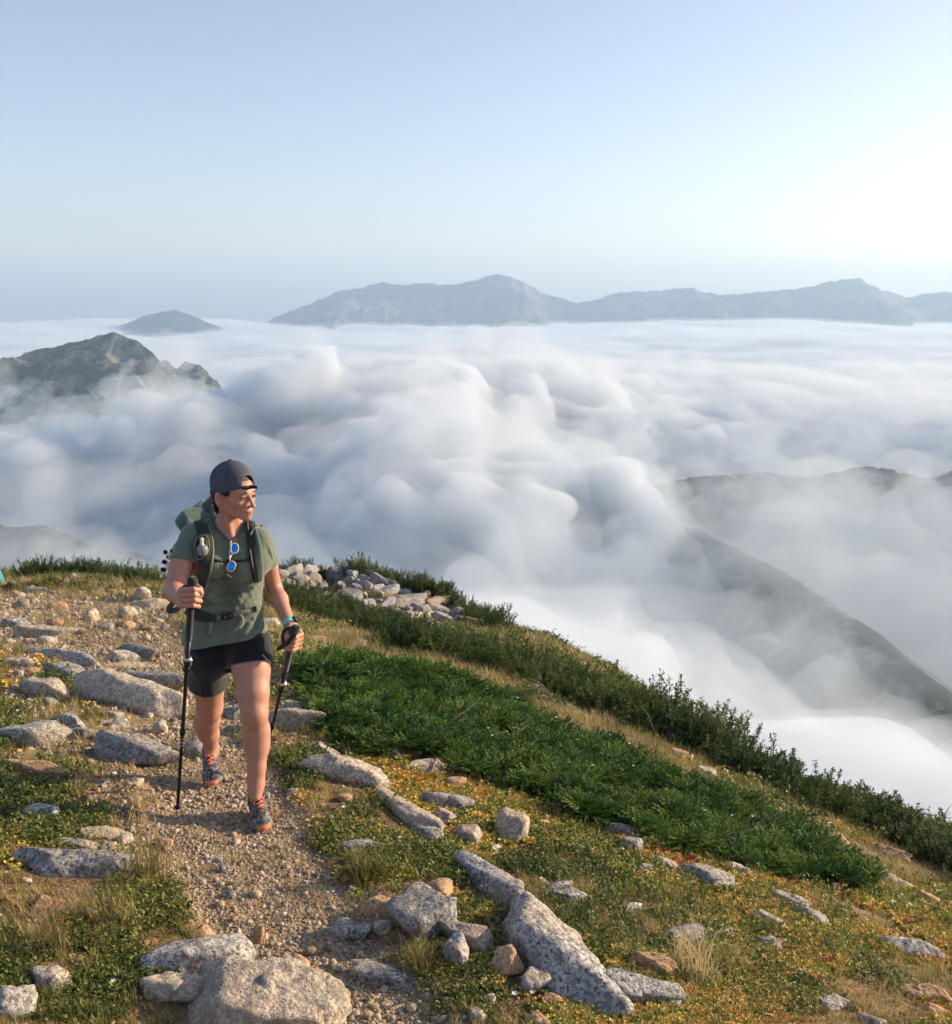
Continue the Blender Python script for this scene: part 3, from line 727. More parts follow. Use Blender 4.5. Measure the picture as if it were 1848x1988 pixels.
LAND = [(520, 1945, 'the largest bottom boulder'), (820, 1782, 'the blue-grey granite block'), (1068, 1838, 'the very large long boulder'), (148, 1674, 'the long rough slab at lower left'), (74, 1576, 'the round grey boulder at left'),
        (508, 1570, 'the front shoe'), (405, 1490, 'the rear shoe'), (343, 1580, 'the tip of the long pole'), (690, 1499, 'the big elongated pale rock'), (998, 1608, 'the tall upright pale stone'), (750, 1457, 'the white boulder in the juniper'),
        (1372, 1706, 'the smooth striped boulder'), (1326, 1817, 'the pointed granite rock'), (1246, 1922, 'the domed speckled rock'), (1772, 1843, 'the long flat boulder by the right edge'), (1494, 1791, 'the plank-like slab'),
        (1560, 1765, 'the two dark rocks at right'), (1621, 1724, 'the right tip of the juniper'), (1794, 1655, 'the bare rock rib at right'), (248, 1344, 'the largest left boulder'), (116, 1276, 'the long grey rock at left'), (254, 1452, 'the mossy wide slab'),
        (57, 1427, 'the slab at the left edge'), (86, 1335, 'the tilted white slab'), (77, 1228, 'the cream rock on the far left'), (287, 1172, 'the wide flat rock on the crest'), (785, 1166, 'the largest knoll boulder'), (610, 1095, 'the knoll top'),
        (690, 1150, 'the juniper patch on the knoll'), (908, 1206, 'the brown slab on the knoll'), (560, 1130, 'the left end of the knoll'), (560, 1396, 'the pale slab behind the calf'), (106, 1178, 'the tan rock on the far dirt'), (870, 1165, 'the upright pointed knoll stone'), (748, 1898, 'the long thin slab on the gravel'),
        (60, 1493, 'the brownish flat rock at left'), (40, 1286, 'the flat pale slab at left'), (192, 1615, 'the thin pale slab'), (606, 1240, 'the short pole hand'), (500, 1700, 'the shadow of the hiker')]
USED_L = set(r[6] for r in RL)
def auto_label(px, py, w, kd, wr):
    size = 'tiny' if w < 11 else 'small' if w < 18 else 'middling' if w < 27 else 'fairly large'
    col = {'g': 'blue-grey', 'p': 'pale', 't': 'tan'}[kd]
    c = sorted(LAND, key=lambda l: (l[0] - px) ** 2 + ((l[1] - py) * 1.5) ** 2)
    for rank, (a, b, ph) in enumerate(c[:6]):
        dx, dy = px - a, py - b
        near = 'just ' if abs(dx) + abs(dy) < 60 else '' if abs(dx) + abs(dy) < 130 else 'well '
        dr = ('right of' if dx > 0 else 'left of') if abs(dx) > 1.4 * abs(dy) else ('in front of' if dy > 0 else 'behind') if abs(dy) > 1.4 * abs(dx) else (('in front and ' if dy > 0 else 'behind and ') + ('right of' if dx > 0 else 'left of'))
        for extra in ('', ' low' , ' angular'):
            if extra == ' low' and wr > 0.55 or extra == ' angular' and wr <= 0.55: continue
            L = f'{size}{extra} {col} {wordk(kd)} {near}{dr} {ph}'
            if L not in USED_L and len(L.split()) <= 16: USED_L.add(L); return L
    return None
def wordk(kd): return {'g': 'granite stone', 'p': 'stone', 't': 'weathered stone'}[kd]
def scatter_rocks(poly, n, wmin, wmax, hr, label, group, power=2.0, sl=(0, 0)):
    xs = [p[0] for p in poly]; ys = [p[1] for p in poly]; k = 0; tries = 0
    while k < n and tries < n * 40:
        tries += 1
        px, py = random.uniform(min(xs), max(xs)), random.uniform(min(ys), max(ys))
        if not in_poly(np.array([px]), np.array([py]), poly)[0]: continue
        w = wmin + (wmax - wmin) * random.random() ** power
        if any(abs(px - a) < (w + b) * 0.42 and abs(py - c) < (w * hr + d) * 0.38 for a, c, b, d in SEEN): continue
        SEEN.append((px, py, w, w * hr))
        i = random.choice((0, 4, 7, 0, 4, 7, 1, 3, 6, 2)) if 'knoll' in group else random.randrange(9); hh = w * hr * random.uniform(0.8, 1.3)
        place_rock(px, py, w, hh, random.uniform(*sl), mesh=kprotos[k % 7] if 'knoll' in group else protos[i], label=auto_label(px, py, w, 'gptpgtpgp'[i], hh / w) or label, group=group, yaw=random.choice((0, 3.14)) + random.uniform(-0.4, 0.4))
        k += 1
SEEN = [(r[0], r[1], r[2], r[3]) for r in RL]
KNOLL = [(540, 1102), (600, 1092), (665, 1086), (700, 1100), (730, 1122), (775, 1140), (860, 1162), (880, 1182), (930, 1212), (880, 1218), (790, 1214), (740, 1186), (690, 1165), (610, 1158), (545, 1150)]
scatter_rocks(KNOLL, 104, 17, 46, 0.6, 'blue-grey broken rock in the rockfield on the knoll behind the hiker', 'rocks piled on the knoll', 1.6, (-15, 25))
scatter_rocks([(0, 1150), (120, 1140), (330, 1150), (345, 1300), (330, 1420), (0, 1420)], 50, 12, 42, 0.5, 'pale stone among many on the bare ground left of the hiker', 'stones on the bare ground at the left', 2.2)
scatter_rocks([(0, 1430), (330, 1480), (340, 1700), (200, 1780), (0, 1700)], 14, 12, 28, 0.6, 'small stone in the reddish soil left of the path', 'small stones in the soil at lower left', 2.0)
scatter_rocks([(520, 1215), (600, 1240), (560, 1300), (590, 1370), (640, 1470), (560, 1500), (530, 1400)], 10, 12, 28, 0.5, 'pale stone in the strip between the path and the juniper', 'stones between path and juniper', 2.0)
scatter_rocks([(380, 1480), (600, 1500), (700, 1760), (820, 1900), (780, 1988), (620, 1988), (420, 1820), (350, 1640)], 10, 11, 20, 0.75, 'loose stone lying on the gravel path', 'loose stones on the gravel path', 2.5)
scatter_rocks([(640, 1480), (1100, 1600), (1400, 1690), (1700, 1740), (1848, 1740), (1848, 1988), (850, 1988), (700, 1700)], 10, 14, 30, 0.55, 'grey stone half hidden in the yellow ground plants', 'stones in the yellow ground plants', 2.2, (0, 25))
scatter_rocks([(1420, 1530), (1500, 1560), (1700, 1640), (1848, 1700), (1848, 1740), (1700, 1700), (1560, 1610)], 8, 14, 32, 0.45, 'pale stone on the dry grass slope below the bushes at right', 'stones on the dry slope at right', 2.0, (10, 35))
# ------------------------------------------------------------------ plants
def leaf_mat(name, stops, rough=0.6, trans=0.25, patch=0.9, spec=0.25, mix=0.55):
    """colour varies from plant to plant and from patch to patch"""
    m, nt = mat(name); oi = nt.nodes.new('ShaderNodeObjectInfo')
    n = noise_tex(nt, patch, 4, 0.6, oi.outputs['Location'])
    f = mth(nt, 'ADD', mth(nt, 'MULTIPLY', n, 1 - mix + 0.9), mth(nt, 'MULTIPLY', oi.outputs['Random'], mix))
    f = mth(nt, 'SUBTRACT', f, 0.5 * (1 - mix + 0.9 + mix) - 0.5)
    r = ramp(nt, f, stops)
    geo = nt.nodes.new('ShaderNodeNewGeometry'); rr = mth(nt, 'ADD', 0.8, mth(nt, 'MULTIPLY', geo.outputs['Random Per Island'], 0.45))
    h = nt.nodes.new('ShaderNodeHueSaturation'); nt.links.new(r.outputs[0], h.inputs['Color']); nt.links.new(rr, h.inputs['Value'])
    finish(nt, h.outputs[0], rough, spec=spec, trans=trans); return m
M_sedum = leaf_mat('stonecrop', [(0.24, (0.20, 0.26, 0.05)), (0.40, (0.42, 0.40, 0.08)), (0.56, (0.66, 0.50, 0.13)), (0.78, (0.66, 0.40, 0.10)), (0.92, (0.45, 0.18, 0.08)), (0.99, (0.30, 0.05, 0.05))], 0.5, 0.15, 1.1, mix=0.7)
M_green = leaf_mat('low_green_leaves', [(0.3, (0.06, 0.095, 0.022)), (0.5, (0.12, 0.16, 0.035)), (0.75, (0.26, 0.25, 0.07))], 0.5, 0.25)
M_grass = leaf_mat('grass_blades', [(0.25, (0.13, 0.15, 0.04)), (0.45, (0.26, 0.24, 0.08)), (0.65, (0.44, 0.35, 0.15)), (0.85, (0.56, 0.45, 0.23))], 0.6, 0.3, 0.8)
M_straw = leaf_mat('dry_grass', [(0.25, (0.20, 0.18, 0.07)), (0.5, (0.40, 0.32, 0.15)), (0.8, (0.58, 0.48, 0.28))], 0.6, 0.3, 0.8)
M_juni = leaf_mat('juniper_needles', [(0.3, (0.035, 0.085, 0.016)), (0.5, (0.070, 0.160, 0.026)), (0.75, (0.17, 0.27, 0.04))], 0.5, 0.2, 2.2)
M_shrub = leaf_mat('shrub_leaves', [(0.3, (0.035, 0.075, 0.018)), (0.5, (0.060, 0.115, 0.024)), (0.75, (0.11, 0.165, 0.036))], 0.6, 0.22, 1.5, spec=0.15)
M_bark = plain('grey_bark', (0.16, 0.13, 0.10), 0.9)
M_dead = plain('dead_twig', (0.36, 0.31, 0.26), 0.9)
M_white = plain('white_petals', (0.82, 0.82, 0.78), 0.6, trans=0.3)
M_peb = RM['g'], RM['p'], RM['t']
M_pebble, nt = mat('path_pebbles'); oi = nt.nodes.new('ShaderNodeObjectInfo')
r = ramp(nt, oi.outputs['Random'], [(0.0, (0.16, 0.13, 0.10)), (0.25, (0.34, 0.25, 0.16)), (0.5, (0.44, 0.36, 0.27)), (0.75, (0.55, 0.44, 0.31)), (0.92, (0.30, 0.32, 0.34)), (1, (0.62, 0.58, 0.52))])
gp = nd(nt, 'ShaderNodeTexCoord'); sp = ramp(nt, noise_tex(nt, 3.0, 3, 0.7, gp.outputs['Object']), [(0.35, (0.62, 0.62, 0.62)), (0.6, (1.1, 1.1, 1.1))])
finish(nt, mixc(nt, 1.0, r.outputs[0], sp.outputs[0], 'MULTIPLY'), 0.92, spec=0.2)

class MB:
    def __init__(s): s.V, s.F = [], []
    def quad(s, a, b, c, d): k = len(s.V); s.V += [a, b, c, d]; s.F.append((k, k + 1, k + 2, k + 3))
    def tri(s, a, b, c): k = len(s.V); s.V += [a, b, c]; s.F.append((k, k + 1, k + 2))
    def leaf(s, p, d, L, w, fold=0.3, up=Vector((0, 0, 1))):
        d = d.normalized(); sd = d.cross(up)
        sd = sd.normalized() if sd.length > 1e-4 else Vector((1, 0, 0)); n = sd.cross(d)
        m = p + d * L * 0.5; t = p + d * L - n * L * 0.12
        k = len(s.V); s.V += [p, m + sd * w / 2 + n * fold * w, t, m - sd * w / 2 + n * fold * w, m - n * 0.0]
        s.F += [(k, k + 1, k + 4), (k + 1, k + 2, k + 4), (k + 2, k + 3, k + 4), (k + 3, k, k + 4)]
    def blade(s, p, az, H, w, lean, seg=3):
        d = Vector((math.cos(az), math.sin(az), 0)); sd = Vector((-d.y, d.x, 0)); k = len(s.V)
        for i in range(seg + 1):
            t = i / seg; q = p + d * lean * H * t * t + Vector((0, 0, H * (t - 0.25 * lean * t * t)))
            ww = w * (1 - t) ** 0.7 / 2
            if i < seg: s.V += [q - sd * ww, q + sd * ww]
            else: s.V += [q]
        for i in range(seg - 1): s.F.append((k + 2 * i, k + 2 * i + 1, k + 2 * i + 3, k + 2 * i + 2))
        e = k + 2 * (seg - 1); s.F.append((e, e + 1, e + 2))
    def tube(s, pts, rad, n=4):
        k0 = len(s.V)
        for i, p in enumerate(pts):
            d = (pts[min(i + 1, len(pts) - 1)] - pts[max(i - 1, 0)]).normalized(); a = d.orthogonal().normalized(); b = d.cross(a)
            r = rad[i] if isinstance(rad, (list, tuple)) else rad
            for j in range(n): s.V.append(p + (a * math.cos(2 * math.pi * j / n) + b * math.sin(2 * math.pi * j / n)) * r)
        for i in range(len(pts) - 1):
            for j in range(n): s.F.append((k0 + i * n + j, k0 + i * n + (j + 1) % n, k0 + (i + 1) * n + (j + 1) % n, k0 + (i + 1) * n + j))
    def mesh(s, name, m=None, smooth=False):
        me = bpy.data.meshes.new(name); me.from_pydata([tuple(v) for v in s.V], [], s.F); me.update()
        if smooth: me.polygons.foreach_set('use_smooth', [True] * len(me.polygons))
        if m: me.materials.append(m)
        return me
rnd = random.Random(3)
def V3(x, y, z): return Vector((x, y, z))
def rdir(zmin=0.0):
    while True:
        v = Vector((rnd.gauss(0, 1), rnd.gauss(0, 1), rnd.gauss(0, 1))).normalized()
        if v.z >= zmin: return v
def p_sedum():
    b = MB()
    for k in range(11):
        c = V3(rnd.gauss(0, .014), rnd.gauss(0, .014), rnd.uniform(.002, .012)); n = 6
        for j in range(n):
            a = 2 * math.pi * j / n + rnd.random(); d = V3(math.cos(a), math.sin(a), rnd.uniform(0.5, 1.6))
            b.leaf(c, d, rnd.uniform(.008, .013), .007, 0.15)
    return b.mesh('stonecrop_clump', M_sedum)
def p_green():
    b = MB()
    for k in range(34):
        c = V3(rnd.gauss(0, .024), rnd.gauss(0, .024), rnd.uniform(.0, .028)); b.leaf(c, rdir(0.05), rnd.uniform(.010, .02), .011, 0.2)
    return b.mesh('leafy_clump', M_green)
def p_grass(m, H, n, spread, lean=0.7, w=0.0035):
    b = MB()
    for k in range(n):
        b.blade(V3(rnd.gauss(0, spread), rnd.gauss(0, spread), 0), rnd.uniform(0, 6.28), H * rnd.uniform(.45, 1.1), w, rnd.uniform(.1, lean))
    return b.mesh('grass_tuft', m)
def p_juni():
    b = MB(); L = .12; a0 = rnd.uniform(0, 6.28)
    for q in range(5):
        az = a0 + rnd.gauss(0, .75); d = V3(math.cos(az), math.sin(az), rnd.uniform(.02, .38)).normalized(); p = V3(0, 0, 0)
        for i in range(8):
            p = p + d * L / 8 * rnd.uniform(.7, 1.2); d = (d + rdir(-1) * .13 + V3(0, 0, .02)).normalized(); sd = d.cross(V3(0, 0, 1)).normalized()
            for j in (-1, 1, -1, 1, 0):
                e = (d * .8 + sd * j * .8 + rdir(-1) * .35 + V3(0, 0, .25)).normalized(); b.leaf(p, e, rnd.uniform(.011, .019), .0085, .25)
    return b.mesh('juniper_sprig', M_juni)
def p_flower():
    b = MB(); top = V3(rnd.gauss(0, .006), rnd.gauss(0, .006), .07); n0 = 5
    b.tube([V3(0, 0, 0), top], .0012, 3); nf = len(b.F)
    for j in range(5):
        a = 2 * math.pi * j / 5; b.leaf(top, V3(math.cos(a), math.sin(a), .5), .013, .010, .1)
    me = b.mesh('white_flower', M_green); me.materials.append(M_white)
    for p_ in me.polygons: p_.material_index = 1 if p_.index >= nf else 0
    return me
HID = {}
def proto_coll(name, meshes):
    c = bpy.data.collections.new(name)
    for k, me in enumerate(meshes):
        o = bpy.data.objects.new(f'{name}_piece', me); c.objects.link(o)
    HID[name] = c; return c
def scatter(name, P, RZ, S, coll, nrm=None, seed=0, kind='stuff'):
    """one countless layer: many small pieces set on points of the ground"""
    me = bpy.data.meshes.new(name); me.vertices.add(len(P)); me.vertices.foreach_set('co', np.asarray(P, dtype=np.float32).ravel())
    rot = np.zeros((len(P), 3), dtype=np.float32); rot[:, 2] = RZ
    if nrm is not None:
        rot[:, 0] = -np.arctan2(nrm[:, 1], nrm[:, 2]); rot[:, 1] = np.arctan2(nrm[:, 0], nrm[:, 2])
    a = me.attributes.new('rot', 'FLOAT_VECTOR', 'POINT'); a.data.foreach_set('vector', rot.ravel())
    a = me.attributes.new('scl', 'FLOAT', 'POINT'); a.data.foreach_set('value', np.asarray(S, dtype=np.float32))
    o = link(name, me); tag(o, kind=kind)
    ng = bpy.data.node_groups.new(name, 'GeometryNodeTree')
    ng.interface.new_socket('Geometry', in_out='INPUT', socket_type='NodeSocketGeometry'); ng.interface.new_socket('Geometry', in_out='OUTPUT', socket_type='NodeSocketGeometry')
    gi = ng.nodes.new('NodeGroupInput'); go = ng.nodes.new('NodeGroupOutput')
    ip = ng.nodes.new('GeometryNodeInstanceOnPoints'); ci = ng.nodes.new('GeometryNodeCollectionInfo')
    ci.inputs['Collection'].default_value = coll; ci.inputs['Separate Children'].default_value = True; ci.inputs['Reset Children'].default_value = True
    mp = ng.nodes.new('GeometryNodeMeshToPoints')
    ra = ng.nodes.new('GeometryNodeInputNamedAttribute'); ra.data_type = 'FLOAT_VECTOR'; ra.inputs['Name'].default_value = 'rot'
    sa = ng.nodes.new('GeometryNodeInputNamedAttribute'); sa.data_type = 'FLOAT'; sa.inputs['Name'].default_value = 'scl'
    ri = ng.nodes.new('FunctionNodeRandomValue'); ri.data_type = 'INT'
    ints = [s_ for s_ in ri.inputs if s_.type == 'INT']
    ints[0].default_value = 0; ints[1].default_value = len(coll.objects) - 1
    e2r = ng.nodes.new('FunctionNodeEulerToRotation')
    ng.links.new(gi.outputs[0], mp.inputs['Mesh']); ng.links.new(mp.outputs[0], ip.inputs['Points'])
    ng.links.new(ci.outputs[0], ip.inputs['Instance']); ip.inputs['Pick Instance'].default_value = True
    ng.links.new([q for q in ri.outputs if q.type == 'INT'][0], ip.inputs['Instance Index'])
    ng.links.new(ra.outputs[0], e2r.inputs[0]); ng.links.new(e2r.outputs[0], ip.inputs['Rotation']); ng.links.new(sa.outputs[0], ip.inputs['Scale'])
    ng.links.new(ip.outputs[0], go.inputs[0])
    md = o.modifiers.new('scatter', 'NODES'); md.node_group = ng
    return o
def ground_pts(n, rmin, rmax, azmax=36, power=1.0, seed=0):
    """points over the ground, thinning with distance"""
    rs = np.random.RandomState(seed); u = rs.rand(n); az = np.radians(rs.uniform(-azmax, azmax, n))
    r = np.exp(np.log(rmin) + (np.log(rmax) - np.log(rmin)) * u ** power)
    return np.sin(az) * r, np.cos(az) * r, r, rs
def slope_n(x, y, e=0.12):
    a = -(height(x + e, y) - height(x - e, y)) / (2 * e); b = -(height(x, y + e) - height(x, y - e)) / (2 * e)
    n = np.stack([a, b, np.ones_like(a)], -1); return n / np.linalg.norm(n, axis=1)[:, None]
RC = np.array([(r[0].x, r[0].y, r[1]) for r in ROCKS])
def off_rocks(x, y, f=0.75):
    a_, b_ = to_px(x, y, base_h(x, y)); ok = ~(in_poly(a_, b_, KNOLL) & (vnoise(np.stack([x * 2, y * 2, 0 * x], -1)) < 0.35))
    for cx, cy_, rr in RC[RC[:, 2] > 0.04]: ok &= (x - cx) ** 2 + (y - cy_ + 0.2 * rr) ** 2 > (rr * (f + 0.12)) ** 2
    return ok
JUNI = [(575, 1300), (640, 1282), (720, 1292), (800, 1302), (900, 1326), (980, 1362), (1060, 1402), (1150, 1438), (1260, 1486), (1350, 1520), (1430, 1558), (1540, 1602), (1620, 1640), (1690, 1690), (1700, 1712), (1640, 1718), (1540, 1702), (1450, 1682), (1400, 1665), (1290, 1640), (1200, 1615), (1120, 1585), (1050, 1545), (960, 1515), (880, 1500), (800, 1478), (720, 1470), (660, 1450), (640, 1415), (610, 1375), (590, 1335)]
GREEN = [[(600, 1640), (680, 1560), (760, 1560), (850, 1620), (930, 1700), (960, 1750), (900, 1740), (820, 1700), (700, 1700), (640, 1690)], [(0, 1700), (110, 1740), (230, 1700), (350, 1730), (350, 1790), (250, 1830), (330, 1890), (420, 1988), (0, 1988)], [(210, 1710), (340, 1720), (360, 1800), (240, 1820)],
         [(520, 1470), (580, 1465), (620, 1520), (560, 1540)], [(0, 1500), (90, 1520), (110, 1600), (30, 1640), (0, 1600)], [(60, 1620), (140, 1590), (170, 1650), (80, 1680)], [(930, 1690), (1010, 1660), (1100, 1700), (1040, 1740)]]
SEDUM = [(560, 1530), (640, 1500), (760, 1500), (900, 1530), (1050, 1560), (1180, 1620), (1300, 1660), (1420, 1700), (1600, 1735), (1848, 1760), (2300, 1780), (2300, 2300), (900, 2300), (850, 1988), (700, 1780), (620, 1640)]
DRY = [(540, 1200), (640, 1225), (760, 1250), (900, 1290), (1010, 1340), (1100, 1385), (1230, 1440), (1350, 1490), (1480, 1540), (1600, 1585), (1720, 1620), (1848, 1680), (2300, 1850), (2300, 2000), (1848, 1770), (1700, 1745), (1600, 1700), (1400, 1600), (1200, 1480), (1000, 1400), (800, 1310), (560, 1300)]
BARE = [(0, 1140), (330, 1140), (560, 1190), (560, 1290), (600, 1480), (560, 1540), (420, 1500), (350, 1700), (0, 1700)]
def keep(mask, *a): return [q[mask] for q in a]
SH_BANDS = [[(540, 1150), (700, 1205), (830, 1240), (930, 1275), (1030, 1315), (1130, 1362), (1240, 1405), (1330, 1435), (1420, 1470), (1500, 1512), (1600, 1562), (1700, 1602), (1800, 1650), (1900, 1710), (2200, 1850)]]

# gravel and small stones
pebs = [rock_mesh(700 + k, 2, 10, 0.08, 0.05) for k in range(6)]
for p_ in pebs: p_.materials.append(M_pebble)
c_peb = proto_coll('pebble', pebs)
x, y, r_, rs = ground_pts(330000, 1.6, 16, 34, 0.9, 1)
pm = path_mask(x, y); px, py = to_px(x, y, base_h(x, y))
bare = in_poly(px, py, BARE) | (px < 600) & (py < 1500)
patch = fbm(np.stack([x * 1.4, y * 1.4, 0 * x], -1), 3)
k = rs.rand(len(x)) < (0.03 + 0.9 * pm * (patch > -0.5) + 0.4 * bare * (patch > -0.1) * (1 - pm)) * np.where(r_ > 9, 0.5, 1)
x, y, r_, pm = keep(k, x, y, r_, pm)
S = np.exp(rs.normal(math.log(.0040), .5, len(x))) * np.clip(r_ / 5.0, 0.8, 2.2) * np.where(rs.rand(len(x)) < 0.03, 2.2, 1)
scatter('gravel', np.stack([x, y, height(x, y) + S * 0.25], -1), rs.uniform(0, 6.28, len(x)), S, c_peb, slope_n(x, y))
x, y, r_, rs = ground_pts(9500, 2.0, 26, 34, 0.8, 31)
px, py = to_px(x, y, base_h(x, y)); k = off_rocks(x, y) & ~in_poly(px, py, JUNI) & (rs.rand(len(x)) < np.where(in_poly(px, py, BARE) | in_poly(px, py, KNOLL), 1, 0.3) * (1 - .7 * path_mask(x, y)))
x, y, r_ = keep(k, x, y, r_); S = np.exp(rs.normal(math.log(.0125), .55, len(x))) * np.clip(r_ / 8, 0.7, 2.6)
c_st = proto_coll('small_stone', [m_.copy() for m_ in protos])
scatter('small_stones', np.stack([x, y, height(x, y) + S * 0.12], -1), rs.uniform(0, 6.28, len(x)), S, c_st, slope_n(x, y))
# stonecrop mats
c_sed = proto_coll('stonecrop', [p_sedum() for _ in range(4)])
x, y, r_, rs = ground_pts(90000, 1.9, 9.5, 34, 0.85, 2)
pm = path_mask(x, y); px, py = to_px(x, y, base_h(x, y)); s_ = in_poly(px, py, SEDUM)
f1 = fbm(np.stack([x * 2.1, y * 2.1, 0 * x + 2], -1), 4); f2 = fbm(np.stack([x * 1.1, y * 1.1, 0 * x + 12], -1), 3)
d = np.where(s_, sstep(-0.2, 0.06, f1) * 0.95, 0.5 * sstep(0.22, 0.4, f1)) * (1 - pm)
k = (rs.rand(len(x)) < d) & off_rocks(x, y, 0.62) & ~in_poly(px, py, JUNI)
x, y, r_ = keep(k, x, y, r_); S = rs.uniform(0.6, 1.5, len(x)) * np.clip(r_ / 4.0, 0.85, 2.0)
scatter('stonecrop_mat', np.stack([x, y, height(x, y) + 0.002], -1), rs.uniform(0, 6.28, len(x)), S, c_sed, slope_n(x, y))
# leafy green cushions
c_gr = proto_coll('leafy_clump', [p_green() for _ in range(4)])
x, y, r_, rs = ground_pts(90000, 1.9, 22, 34, 0.8, 3)
pm = path_mask(x, y); px, py = to_px(x, y, base_h(x, y)); g_ = np.zeros(len(x), bool)
for q in GREEN: g_ |= in_poly(px, py, q)
f1 = fbm(np.stack([x * 1.7, y * 1.7, 0 * x + 22], -1), 4); s_ = in_poly(px, py, SEDUM); b_ = in_poly(px, py, BARE)
d = np.where(g_, sstep(-0.25, 0.0, f1), np.where(s_, 0.30 * sstep(0.05, 0.2, f1), np.where(b_, 0.38 * sstep(0.14, 0.3, f1), 0.6 * sstep(0.08, 0.24, f1)))) * (1 - pm)
k = (rs.rand(len(x)) < d) & off_rocks(x, y, 0.62) & ~in_poly(px, py, JUNI)
x, y, r_ = keep(k, x, y, r_); S = rs.uniform(0.6, 1.35, len(x)) * np.clip(r_ / 4.0, 0.8, 2.6)
scatter('leafy_ground_cover', np.stack([x, y, height(x, y)], -1), rs.uniform(0, 6.28, len(x)), S, c_gr, slope_n(x, y))
# grass
c_g1 = proto_coll('grass', [p_grass(M_grass, .075, 16, .012) for _ in range(4)])
x, y, r_, rs = ground_pts(60000, 1.9, 26, 34, 0.75, 4)
pm = path_mask(x, y); px, py = to_px(x, y, base_h(x, y)); f1 = fbm(np.stack([x * 1.3, y * 1.3, 0 * x + 32], -1), 4)
s_ = in_poly(px, py, SEDUM); dr = in_poly(px, py, DRY); b_ = in_poly(px, py, BARE)
edge = np.exp(-((pm - 0.35) / 0.25) ** 2)
d = (0.16 + 0.45 * sstep(0.0, 0.25, f1) + 0.2 * edge) * np.where(b_, 0.45, 1) * np.where(dr, 0.5, 1) * (pm < 0.6)
k = (rs.rand(len(x)) < d) & off_rocks(x, y, 0.7)
x, y, r_ = keep(k, x, y, r_); S = rs.uniform(0.5, 1.2, len(x)) * np.clip(r_ / 5, 0.75, 2.0)
scatter('grass', np.stack([x, y, height(x, y) - 0.004], -1), rs.uniform(0, 6.28, len(x)), S, c_g1)
c_g2 = proto_coll('dry_grass', [p_grass(M_straw, .10, 14, .02, 0.9, .003) for _ in range(4)])
x, y, r_, rs = ground_pts(100000, 2.6, 24, 34, 0.8, 5)
px, py = to_px(x, y, base_h(x, y)); dr = in_poly(px, py, DRY); f1 = fbm(np.stack([x * 1.3, y * 1.3, 0 * x + 52], -1), 4)
d = np.where(dr, 0.95, 0.12) * sstep(-0.45, 0.0, f1)
k = (rs.rand(len(x)) < d) & off_rocks(x, y, 0.7) & ~in_poly(px, py, JUNI)
x, y, r_ = keep(k, x, y, r_); S = rs.uniform(0.5, 1.1, len(x)) * np.clip(r_ / 7, 0.7, 1.8)
scatter('dry_grass', np.stack([x, y, height(x, y) - 0.004], -1), rs.uniform(0, 6.28, len(x)), S, c_g2)
# white flowers
c_fl = proto_coll('flower', [p_flower() for _ in range(3)])
x, y, r_, rs = ground_pts(5200, 2.0, 9, 30, 0.9, 6)
pm = path_mask(x, y); px, py = to_px(x, y, base_h(x, y)); f1 = fbm(np.stack([x * 1.1, y * 1.1, 0 * x + 72], -1), 3)
spots = sum(np.exp(-(((px - a) / b) ** 2 + ((py - c) / d_) ** 2)) for a, b, c, d_ in [(690, 60, 1580, 35), (960, 60, 1910, 50), (1000, 90, 1455, 25), (1240, 120, 1480, 30), (380, 60, 1810, 25), (700, 80, 1430, 20), (1560, 120, 1620, 20), (1100, 100, 1960, 30)])
k = (rs.rand(len(x)) < 0.008 + 0.14 * spots) & (pm < 0.3) & off_rocks(x, y)
x, y = keep(k, x, y); jn = in_poly(*to_px(x, y, base_h(x, y)), JUNI)
scatter('white_flowers', np.stack([x, y, height(x, y) + np.where(jn, 0.10, 0.0)], -1), rs.uniform(0, 6.28, len(x)), rs.uniform(0.7, 1.3, len(x)), c_fl)

# the spreading juniper: a low mat on its own branches
c_j = proto_coll('juniper', [p_juni() for _ in range(5)])
x, y, r_, rs = ground_pts(150000, 4.2, 13, 30, 0.9, 7)
px, py = to_px(x, y, base_h(x, y) + 0.05)
wob = fbm(np.stack([x * 2.5, y * 2.5, 0 * x + 4], -1), 3) * 26
k = in_poly(px + wob, py + wob * 0.6, JUNI) & off_rocks(x, y, 0.7)
x, y, r_, px, py = keep(k, x, y, r_, px, py)
q = np.stack([x, y, 0 * x], -1)
lump = np.clip(0.5 + 0.9 * fbm(q * 2.6, 3) , 0, 1) * 0.07 + np.clip(fbm(q * np.array([6.0, 11.0, 1]) + 3, 2), -0.35, 1) * 0.09 + 0.03
S = rs.uniform(0.55, 1.0, len(x)) * np.clip(r_ / 6.5, 0.75, 1.4)
keepj = rs.rand(len(x)) < 0.30 + 0.75 * sstep(0.05, 0.13, lump)
x, y, lump, S = keep(keepj, x, y, lump, S)
juni = empty('juniper_bush', tuple(np.array([*ground_hit(1100, 1500)])))
tag(juni, 'wide bright green juniper mat spreading down the slope right of the hiker', 'shrub')
jm = scatter('foliage', np.stack([x, y, height(x, y) + lump], -1), rs.uniform(0, 6.28, len(x)), S, c_j, slope_n(x, y)); jm.parent = juni; jm.matrix_parent_inverse = Matrix.Translation(-Vector(juni.location))
b = MB()
for i in range(80):
    j = rs.randint(len(x)); p = Vector((x[j], y[j], float(height(x[j:j + 1], y[j:j + 1])[0]) + 0.02)); d = Vector((rs.normal(), rs.normal() - 0.3, 0.25)).normalized(); pts = [p]
    for t in range(5): p = p + d * 0.09; d = (d + Vector((rs.normal() * .3, rs.normal() * .3, rs.normal() * .1))).normalized(); pts.append(p)
    b.tube(pts, [.007, .006, .005, .004, .003, .002], 4)
